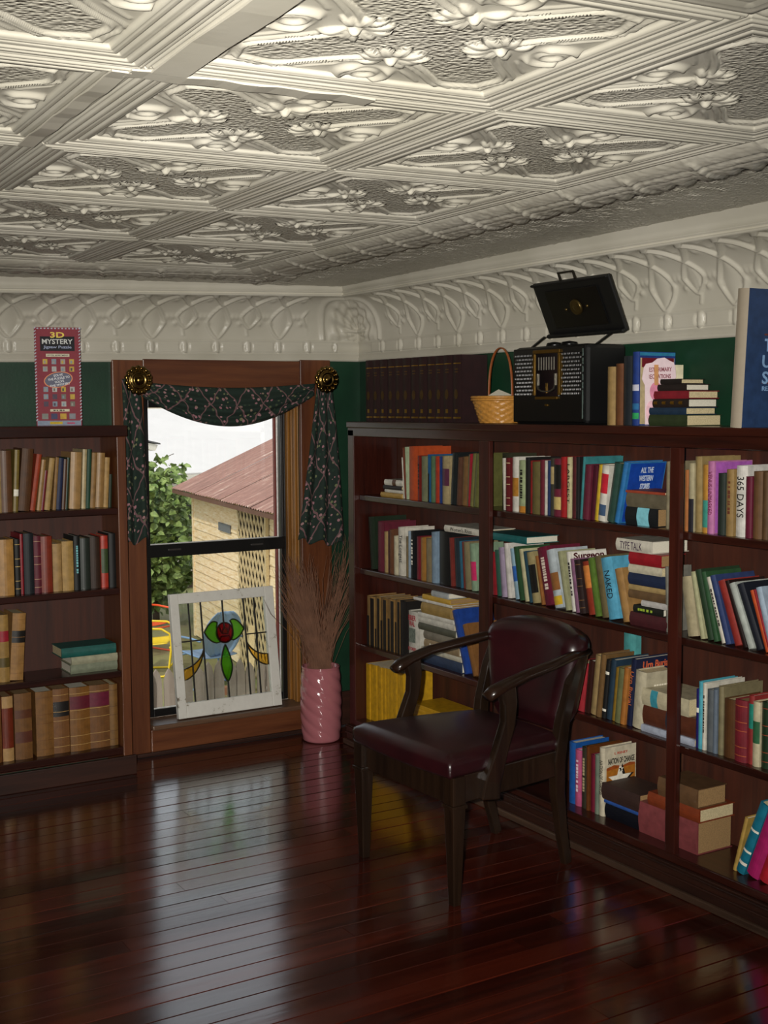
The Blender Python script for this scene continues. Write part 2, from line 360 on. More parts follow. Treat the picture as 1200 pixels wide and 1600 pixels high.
def cornice(name, length, phase, back):
    s = np.arange(0, length, .0055); S, K = np.meshgrid(s, np.arange(len(prof)), indexing='ij')
    T = np.clip((K-cove0)/(cove1-1-cove0), 0, 1); pos = S+PD[None, :]
    H = np.where((K >= cove0) & (K < cove1), relief(pos-phase, T), 0)
    edge = sm(.27, .30, pos-PD[None, :]*.35)
    H = H*edge+np.where((K >= cove0) & (K < cove1), fan(np.maximum(S+.01, 0), T), 0)*(1-edge)
    pb = (pos-phase+.075) % .15-.075; zc = (K-bead0-6)/6.0
    H = H+np.where((K >= bead0) & (K < bead0+13), .013*np.sqrt(np.clip(1-(pb/.017)**2-zc**2*.8, 0, 1)), 0)*(S > .12)
    H = H+np.where((K >= bead0) & (K < bead0+13), .0075*np.sqrt(np.clip(1-zc**2*1.4, 0, 1))*sm(.021, .026, np.abs(pb)), 0)*(S > .12)
    H = np.minimum(H, .02)
    D = PD[None, :]+ND[None, :]*H; Z = PZ[None, :]+NZ[None, :]*H
    if back:
        X = XR-pos; Y = -D; Z = Z+np.minimum(0, X-.05)*np.where(K < cove0, .017, .017+.014*T)
    else: X = XR-D; Y = -pos; 
    return gridobj(name, X, Y, Z, M_TIN, kind='structure', flip=not back, attr=None)
cornice('trim_1', 6.2, 2.025-.30*6, False)
cornice('trim_2', 4.2, .27+.157-.0, True)

# ------------------------------------------------------------------ the window and its casing
win = empty('window_1', (0, 0, 0)); win['kind'] = 'structure'
boxobj('casing_board', -.935, WX0, -.024, 0, .0, 1.70, M_CASING, win, .004)
boxobj('casing_board', WX1, .100, -.024, 0, .0, 1.712, M_CASING, win, .004)
boxobj('head_casing', WX0, WX1, -.022, 0, WZ1, 1.705, M_CASINGX, win, .004)
boxobj('apron_board', WX0, WX1, -.030, 0, .0, .112, M_CASINGX, win, .005)
bm = bmesh.new(); bbox(bm, WX0, WX1, -.052, .10, .112, .134); bmobj('sill_board', bm, M_SILL, win, bevel=.006)
boxobj('shoe_strip', WX0-.13, .10, -.045, -.030, 0, .018, M_PLINTHX, win, .004)
# right jamb is built up of narrow mouldings, left and head jambs likewise
for (x0, x1, y0, y1) in ((WX1-.006, WX1, 0, .10), (WX1-.016, WX1-.006, .012, .034), (WX1-.012, WX1-.006, .05, .062), (WX1-.02, WX1-.006, .076, .10)):
    boxobj('jamb_molding', x0, x1, y0, y1, .134, WZ1, M_JAMB, win, .002)
boxobj('jamb_molding', WX0, WX0+.006, 0, .10, .134, WZ1, M_JAMB, win); boxobj('jamb_molding', WX0, WX1, 0, .10, WZ1-.006, WZ1, M_JAMB, win)
gx0, gx1 = -.752, -.066       # black storm sash set back in the opening
M_SASHW = plain('D8D8D4', .4, .3); M_SASHR = plain('7A3A34', .5)
def bar(name, x0, x1, z0, z1, y0, y1, mat): return boxobj(name, x0, x1, y0, y1, z0, z1, mat, win, .002)
bar('sash_stile', WX0+.006, -.737, .134, 1.55, .098, .125, M_BLACKMETAL); bar('sash_stile', -.100, WX1-.006, .134, 1.55, .098, .125, M_BLACKMETAL)
for k in range(3): bar('sash_groove', -.094+.011*k, -.0905+.011*k, .90, 1.55, .0955, .098, plain('2A2422', .4))
bar('sash_rail', -.737, -.100, .134, .168, .098, .125, M_BLACKMETAL); bar('meeting_rail', -.760, -.085, .845, .900, .090, .128, M_BLACKMETAL)
bar('sash_rail', -.737, -.100, 1.50, 1.55, .098, .125, M_BLACKMETAL)
bar('sash_edge', -.116, -.108, .90, 1.50, .106, .120, M_SASHW); bar('sash_edge', -.128, -.117, .90, 1.50, .108, .122, M_SASHR)
bar('sash_edge', -.112, -.106, .168, .845, .102, .118, M_SASHW); bar('sash_edge', -.124, -.113, .168, .845, .106, .120, M_SASHR)
bar('sash_edge', -.737, -.116, .898, .904, .100, .110, M_SASHW); bar('sash_edge', -.737, -.60, .168, .173, .100, .110, M_SASHW)
bar('sash_latch', -.66, -.60, .872, .880, .084, .092, plain('3A3634', .3))
bar('sash_latch', -.26, -.20, .870, .878, .084, .092, plain('3A3634', .3))
def m_glass(name, col=(1, 1, 1), gl=.08, rough=0.0):
    t = NT(name); tr = t.n('ShaderNodeBsdfTransparent'); tr.inputs[0].default_value = (*col, 1)
    gs = t.n('ShaderNodeBsdfGlossy'); gs.inputs['Roughness'].default_value = rough
    fr = t.n('ShaderNodeFresnel'); fr.inputs[0].default_value = 1.45
    mx = t.n('ShaderNodeMixShader'); t.l(fr.outputs[0], mx.inputs[0]); t.l(tr.outputs[0], mx.inputs[1]); t.l(gs.outputs[0], mx.inputs[2])
    t.l(mx.outputs[0], t.t.nodes['Material Output'].inputs[0]); return t.m
M_GLASS = m_glass('window_glass', (.97, .98, .97))
boxobj('pane', -.737, -.112, .112, .114, .90, 1.50, M_GLASS, win); boxobj('pane', -.737, -.112, .108, .110, .168, .845, M_GLASS, win)
# baseboard pieces that show
boxobj('baseboard_back', .10, .27, -.018, 0, 0, .16, M_PLINTHX, kind='structure', bevel=.004)
boxobj('baseboard_left', XL, XL+.018, YF, -.02, 0, .16, M_PLINTH, kind='structure', bevel=.004)
boxobj('baseboard_front', XL+.02, XR-.02, YF, YF+.018, 0, .16, M_PLINTHX, kind='structure', bevel=.004)

# ------------------------------------------------------------------ outside: yard seen through the window
GZ = -1.9
def m_ground():
    t = NT('dry_grass'); v = t.coords('Object'); f = t.noise(v, 1.2, 6, .7)
    t.l(t.ramp(f, [(.3, lin('6E6248')), (.5, lin('7C7A50')), (.7, lin('5E7038'))]), t.b.inputs['Base Color']); t.set(Roughness=.95); return t.m
boxobj('ground', -60, 90, .3, 120, GZ-.2, GZ, m_ground(), kind='structure')
# picket fence
M_PICKET = wood('weathered_picket', '6E6052', '94867A', .8, 'z', .5)
fe = empty('picket_fence', (1.2, 4.0, GZ)); tag(fe, 'weathered grey picket fence below the window', 'fence')
pts = [(-.041, 0), (.041, 0), (.041, 1.27), (.028, 1.335), (0, 1.375), (-.028, 1.335), (-.041, 1.27)]
pv = [(x, yy, z) for yy in (0, .018) for (x, z) in pts]; n = len(pts)
pf = [tuple(range(n)), tuple(range(2*n-1, n-1, -1))]+[(k, k+n, (k+1) % n+n, (k+1) % n) for k in range(n)]
pme = bpy.data.meshes.new('picket'); pme.from_pydata(pv, [], [f[::-1] for f in pf]); pme.materials.append(M_PICKET)
for k in range(-12, 14):
    o = link(bpy.data.objects.new('picket', pme), fe); o.location = (k*.086, -.02, random.uniform(-.03, .02)); o.rotation_euler = (0, random.uniform(-.02, .02), 0)
boxobj('fence_rail', -1.3, 1.4, .0, .04, .35, .42, M_PICKET, fe); boxobj('fence_rail', -1.3, 1.4, .0, .04, 1.0, 1.07, M_PICKET, fe)
# old shed: wall facing left, rusty tin roof
sh = empty('old_shed', (3.79, 7.54, GZ)); tag(sh, 'pale plank shed with rusty tin roof and a lattice screen', 'shed')
th = math.atan(.151); ex, ey = (math.sin(th), math.cos(th), 0), (math.cos(th), -math.sin(th), 0)    # ex along the wall away from us, ey into the shed
SM = frame((3.79, 7.54, GZ), ex, ey, (0, 0, 1)); sh.matrix_world = SM
M_PLANK = None
def m_plank():
    t = NT('flaking_yellow_plank'); v = t.coords('Object', (2, 2, 14), True); f = t.noise(v, 2.5, 6, .7)
    t.l(t.ramp(f, [(.3, lin('9A8060')), (.38, lin('DCC090')), (.55, lin('EAD6B0')), (.75, lin('F0E8D8'))]), t.b.inputs['Base Color']); t.set(Roughness=.85); return t.m
M_PLANK = m_plank()
for k in range(18):
    z = .02+k*.123
    bm = bmesh.new(); bbox(bm, -3.2, 4.68, -.012, .01, z, z+.121)
    for v in bm.verts:
        if v.co.z < z+.01 and v.co.y < 0: v.co.y -= .014
    bmobj('siding_board', bm, M_PLANK, sh)
boxobj('shed_wall', -3.2, 4.66, .012, .1, 0, 2.24, plain('4A3A2A', .9), sh)
boxobj('end_wall', 4.56, 4.66, .1, 2.4, 0, 2.24, plain('7A6248', .9), sh); boxobj('corner_board', 4.64, 4.72, -.035, .02, 0, 2.2, M_PLANK, sh)
boxobj('wall_plaque', 2.62, 3.2, -.04, -.026, 1.72, 1.83, plain('6E7276', .6), sh)
bm = bmesh.new()        # diagonal lattice screen
for sgn in (1, -1):
    for k in range(-16, 26):
        c = k*.15; pts_ = []
        for z in (0.0, 2.16):
            x = c+sgn*z*.62; pts_.append((x, z))
        (xa, za), (xb, zb) = pts_
        lo, hi = .98, 2.18
        def clip(x, z, x2, z2):
            t0, t1 = 0., 1.; dx, dz = x2-x, z2-z
            if abs(dx) > 1e-9:
                u0, u1 = sorted(((lo-x)/dx, (hi-x)/dx)); t0, t1 = max(t0, u0), min(t1, u1)
            return (t0, t1)
        t0, t1 = clip(xa, za, xb, zb)
        if t1-t0 > .03: sweep(bm, [(xa+(xb-xa)*t0, -.05-.012*(sgn > 0), za+(zb-za)*t0), (xa+(xb-xa)*t1, -.05-.012*(sgn > 0), za+(zb-za)*t1)], .042, .01, (1, 0, -sgn*.62))
M_LATH = plain('C9B488', .8); bmobj('lattice', bm, M_LATH, sh, kind='stuff')
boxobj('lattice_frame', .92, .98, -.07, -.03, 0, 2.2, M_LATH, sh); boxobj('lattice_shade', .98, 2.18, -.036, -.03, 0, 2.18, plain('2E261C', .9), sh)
def m_rust():
    t = NT('rusty_roof_sheet'); v = t.coords('Object', (5, 1.0, 1), True); f = t.noise(v, 2.2, 6, .75)
    t.l(t.ramp(f, [(.3, lin('7A5A50')), (.55, lin('967064')), (.64, lin('A88A7C')), (.74, lin('D8C8BC'))]), t.b.inputs['Base Color']); t.set(Roughness=.7); return t.m
M_RUST = m_rust(); slope = .716/1.59
for k in range(12):
    a0 = 4.98-(k+1)*.68; xs_ = np.linspace(a0, a0+.70, 29); ysr = np.linspace(-.27, 2.3, 5)
    A, B = np.meshgrid(xs_, ysr, indexing='ij'); Z = 2.2+(B+.27)*slope+.010*np.sin((A-a0)*2*PI/.1)+(k % 2)*.006
    gridobj('roof_sheet', A, B, Z, M_RUST, sh)
boxobj('eave_board', -3.2, 4.98, -.262, -.24, 2.13, 2.185, plain('6A4A3A', .9), sh)
# white metal-roofed building beyond, and a beige one behind it
def m_white(name, c, k=0):
    return plain(c, .45, 0, var=.06, scale=3)
wb = empty('white_roofed_building', (12, 25, GZ)); tag(wb, 'long building with a wide white metal roof behind the shed', 'building')
boxobj('building_wall', -9, 9, .5, 6, 0, 1.5, plain('3A3A36', .9), wb)
for k in range(12):
    x0 = -9+k*1.5
    pyobj('roof_sheet', [(x0, 0, 1.72), (x0+1.499, 0, 1.72), (x0+1.499, 6.5, 3.37), (x0, 6.5, 3.37), (x0, 0, 1.69), (x0+1.499, 0, 1.69), (x0+1.499, 6.5, 3.34), (x0, 6.5, 3.34)],
          [(0, 1, 2, 3), (7, 6, 5, 4), (0, 4, 5, 1), (1, 5, 6, 2), (2, 6, 7, 3), (3, 7, 4, 0)], plain('D2D0CE', .5, var=.05, scale=2), wb)
boxobj('fascia', -9, 9, -.05, .02, 1.50, 1.68, plain('DCD8D0', .6), wb); boxobj('fascia', -9, 9, .02, .5, 1.36, 1.46, plain('C8C4BC', .6), wb)
bb = empty('beige_roofed_house', (14, 40, GZ)); tag(bb, 'house with a beige shingle roof farthest away', 'building')
boxobj('building_wall', -9, 9, 1, 9, 0, 3, plain('8A7C68', .9), bb)
pyobj('roof', [(-10, 0, 2.9), (10, 0, 2.9), (10, 5, 6.2), (-10, 5, 6.2), (-10, 10, 2.9), (10, 10, 2.9)], [(0, 1, 2, 3), (3, 2, 5, 4)], plain('AA9E88', .9, var=.3, scale=3), bb)
gs = empty('white_gable_shed', (6.11, 19.5, GZ-.15)); tag(gs, 'white boxed eave of a shed at the left of the window view', 'building')
boxobj('shed_wall', -2.2, .40, .3, 3, 0, 2.72, plain('E4E0D6', .7), gs)
pyobj('roof', [(-2.4, -.1, 3.55), (.66, -.1, 2.82), (.66, 3.3, 2.82), (-2.4, 3.3, 3.55), (-2.4, -.1, 3.52), (.66, -.1, 2.79), (.66, 3.3, 2.79), (-2.4, 3.3, 3.52)],
      [(0, 1, 2, 3), (7, 6, 5, 4), (0, 4, 5, 1), (1, 5, 6, 2), (2, 6, 7, 3), (3, 7, 4, 0)], plain('5A5A5C', .8), gs)
pyobj('eave_box', [(-2.4, -.06, 3.5), (.62, -.06, 2.78), (.56, -.06, 2.66), (-2.4, -.06, 3.30), (-2.4, .3, 3.5), (.62, .3, 2.78), (.56, .3, 2.66), (-2.4, .3, 3.30)],
      [(0, 1, 2, 3), (7, 6, 5, 4), (0, 4, 5, 1), (1, 5, 6, 2), (2, 6, 7, 3), (3, 7, 4, 0)], plain('EAE6DC', .7), gs)
ls = empty('shingle_lean_to', (4.3, 16.6, GZ)); tag(ls, 'low lean-to with grey shingle roof behind the bush', 'shed')
boxobj('shed_wall', -2, 2.2, .3, 2, 0, .38, plain('5A4E40', .9), ls)
pyobj('roof', [(-2.1, 0, .36), (2.3, 0, .36), (2.3, 2.2, .78), (-2.1, 2.2, .78)], [(0, 1, 2, 3)], plain('8A8178', .95, var=.35, scale=25), ls)
# mulberry bush: trunk, branches, big leaves
def m_leaf(name, c1, c2):
    t = NT(name); v = t.coords('Object'); f = t.noise(v, 9, 3)
    t.l(t.ramp(f, [(.35, lin(c1)), (.65, lin(c2))]), t.b.inputs['Base Color']); t.set(Roughness=.55); return t.m
M_LEAF = m_leaf('leaf_green', '55702F', '93A860'); M_BARK = plain('5A4A3A', .9)
def bush(name, label, c, blobs, nleaf, size, shoots=()):
    o = empty(name, c); tag(o, label, 'tree'); bm = bmesh.new()
    sweep(bm, [(.1, 0, 0), (.12, .05, .9), (.02, 0, 1.6)], [.12, .09, .05], [.12, .09, .05], (1, 0, 0), 8)
    for (bx, by, bz, r) in blobs: sweep(bm, [(.12, .05, .8), ((.12+bx)/2, by/2, (.8+bz)/2+.1), (bx, by, bz)], [.06, .04, .015], [.06, .04, .015], (1, 0, .1), 6)
    for s_ in shoots: sweep(bm, s_, .012, .012, (1, .1, 0), 5)
    bmobj('trunk', bm, M_BARK, o, True)
    vs, fs = [], []; R = random.Random(3)
    def leaf(p, L, d=None):
        d = d or Vector((R.gauss(0, 1), R.gauss(0, 1)-.6, R.gauss(0, .7)-.3)).normalized(); n_ = Vector((R.gauss(0, .6), -1+R.gauss(0, .5), 1.0+R.gauss(0, .5))).normalized()
        s_ = d.cross(n_).normalized(); n_ = s_.cross(d); k = len(vs)
        for (a, b_, h) in ((0, 0, 0), (.35, .38, .1), (.75, .25, .05), (1, 0, -.12), (.75, -.25, .05), (.35, -.38, .1), (.5, 0, -.03)): vs.append(p+d*a*L+s_*b_*L+n_*h*L)
        fs.extend([(k, k+1, k+6), (k+1, k+2, k+6), (k+2, k+3, k+6), (k+3, k+4, k+6), (k+4, k+5, k+6), (k+5, k, k+6)])
    tot = sum(b[3]**2 for b in blobs)
    for (bx, by, bz, r) in blobs:
        for _ in range(int(nleaf*r*r/tot)):
            v = Vector((R.gauss(0, 1), R.gauss(0, 1), R.gauss(0, 1))).normalized()*r*R.uniform(.55, 1.08); leaf(Vector((bx, by, bz))+v, size*R.uniform(.6, 1.2))
    for s_ in shoots:
        for _ in range(16):
            t_ = R.random(); k = min(int(t_*(len(s_)-1)), len(s_)-2); f = t_*(len(s_)-1)-k; leaf(Vector(s_[k]).lerp(Vector(s_[k+1]), f), size*R.uniform(.7, 1.2))
    f_ = pyobj('foliage', [tuple(v) for v in vs], fs, M_LEAF, o); f_['kind'] = 'stuff'
    return o
bush('mulberry_bush', 'leafy green mulberry bush left of the shed', (4.30, 13.6, GZ),
     [(-0.49, 0.00, 1.93, 0.70), (0.21, 0.14, 1.93, 0.59), (-0.14, -0.14, 1.09, 0.70), (0.28, 0.00, 1.09, 0.56), (-0.77, 0.14, 1.02, 0.70), (-0.28, 0.28, 2.35, 0.45), (0.17, 0.00, 0.60, 0.42), (-1.26, 0.28, 1.58, 0.84)], 6500, .15,
     [((-0.28, 0.00, 2.28), (-0.25, 0.00, 2.63), (-0.39, 0.00, 2.87)), ((0.00, 0.00, 2.28), (0.17, 0.00, 2.56), (0.45, 0.00, 2.67)), ((0.14, 0.00, 2.14), (0.42, 0.00, 2.45), (0.63, 0.00, 2.49)), ((-0.49, 0.00, 2.28), (-0.56, 0.00, 2.56), (-0.49, 0.14, 2.98))])
ob = empty('tree_branch', (1.2, 3.2, 1.6)); tag(ob, 'leafy twig hanging at the top left of the window', 'branch')
bm = bmesh.new(); sweep(bm, [(-.9, 0, .35), (-.4, 0, .22), (.05, .02, .16), (.3, .02, .10)], [.03, .02, .012, .006], [.03, .02, .012, .006], (0, 1, 0), 6); bmobj('twig', bm, M_BARK, ob)
bm = bmesh.new(); sweep(bm, [(-1.25, .1, -3.5), (-1.15, .05, -1.2), (-.98, .0, .3), (-1.1, 0, 1.2)], [.2, .16, .10, .05], [.2, .16, .10, .05], (1, 0, 0), 10); bmobj('trunk', bm, M_BARK, ob, True)
vs, fs = [], []; R = random.Random(5)
for k in range(60):
    p = Vector((R.uniform(-.8, .3), R.uniform(-.08, .08), R.uniform(.0, .22))); d = Vector((R.gauss(0, .5), R.gauss(0, .4), -.8)).normalized(); s_ = d.cross(Vector((0, 1, .3))).normalized(); L = R.uniform(.05, .09); q = len(vs)
    for (a, b_) in ((0, 0), (.4, .35), (1, 0), (.4, -.35)): vs.append(tuple(p+d*a*L+s_*b_*L))
    fs.append((q, q+1, q+2, q+3))
f_ = pyobj('foliage', vs, fs, M_LEAF, ob); f_['kind'] = 'stuff'
# metal lawn chairs with shell backs
def lawn_chair(name, label, loc, rz, col):
    o = empty(name, loc, rz); tag(o, label, 'chair'); m = plain(col, .4, var=.08)
    n_, k_ = 15, 15; S, T = np.meshgrid(np.linspace(-1, 1, n_), np.linspace(0, 1, k_), indexing='ij')
    w = .27*np.sqrt(np.clip(1-(2*T-1)**2*.82, 0, 1)); X = S*w; Y = .20+.16*T-.05*np.cos(S*PI/2)+.012*np.cos(S*PI*4); Z = .40+.56*T
    b = gridobj('shell_back', X, Y, Z, m, o); md = b.modifiers.new('solid', 'SOLIDIFY'); md.thickness = .012
    S, T = np.meshgrid(np.linspace(-1, 1, n_), np.linspace(0, 1, k_), indexing='ij')
    s_ = gridobj('seat', S*(.25+.02*T), .22-.46*T, .40+.03*T**2-.02*np.cos(S*PI/2), m, o); md = s_.modifiers.new('solid', 'SOLIDIFY'); md.thickness = .012
    for sx in (-1, 1):
        bm = bmesh.new(); x = sx*.29
        sweep(bm, [(x, .26, .62), (x, .05, .63), (x, -.18, .62), (x, -.28, .56), (x, -.30, .40), (x, -.26, .08), (x, -.20, .015), (x, .0, .012), (x, .34, .012)], .028, .028, (1, 0, 0), 8)
        bmobj('tube_leg', bm, m, o, True)
    bm = bmesh.new(); sweep(bm, [(-.29, .34, .012), (.29, .34, .012)], .028, .028, (0, 0, 1), 8); sweep(bm, [(-.29, -.28, .38), (.29, -.28, .38)], .024, .024, (0, 0, 1), 8); bmobj('cross_tube', bm, m, o, True)
lawn_chair('lawn_chair', 'yellow metal lawn chair with tube arms', (2.95, 10.0, GZ), math.radians(62), 'E8C81E')
lawn_chair('lawn_chair', 'pale blue metal lawn chair with shell back', (3.30, 8.9, GZ), math.radians(188), '7E9CC4')
lawn_chair('lawn_chair', 'orange metal lawn chair behind the yellow one', (3.36, 11.3, GZ), math.radians(20), 'E0562A')
for k, (a, b, w, lab) in enumerate((((2.80, 6.7, GZ), (3.30, 7.7, -.98), .06, 'thick pale board leaning on the shed lattice'), ((3.05, 6.6, GZ), (3.28, 6.9, -.85), .05, 'thin pale stick leaning beside the fence end'), ((3.42, 7.1, GZ), (3.55, 7.35, -.5), .05, 'upright pale lath against the lattice'))):
    bm = bmesh.new(); sweep(bm, [a, b], w, .03, (1, 0, 0)); tag(bmobj('loose_board', bm, M_LATH), lab, 'board')
for k in range(3):
    tag(boxobj('brick', 3.0+k*.22, 3.2+k*.22, 8.35, 8.45, GZ, GZ+.09, plain('9A6A52', .9)), ('left', 'middle', 'right')[k]+' brick of the short row before the blue lawn chair', 'brick', 'bricks by the lawn chairs')
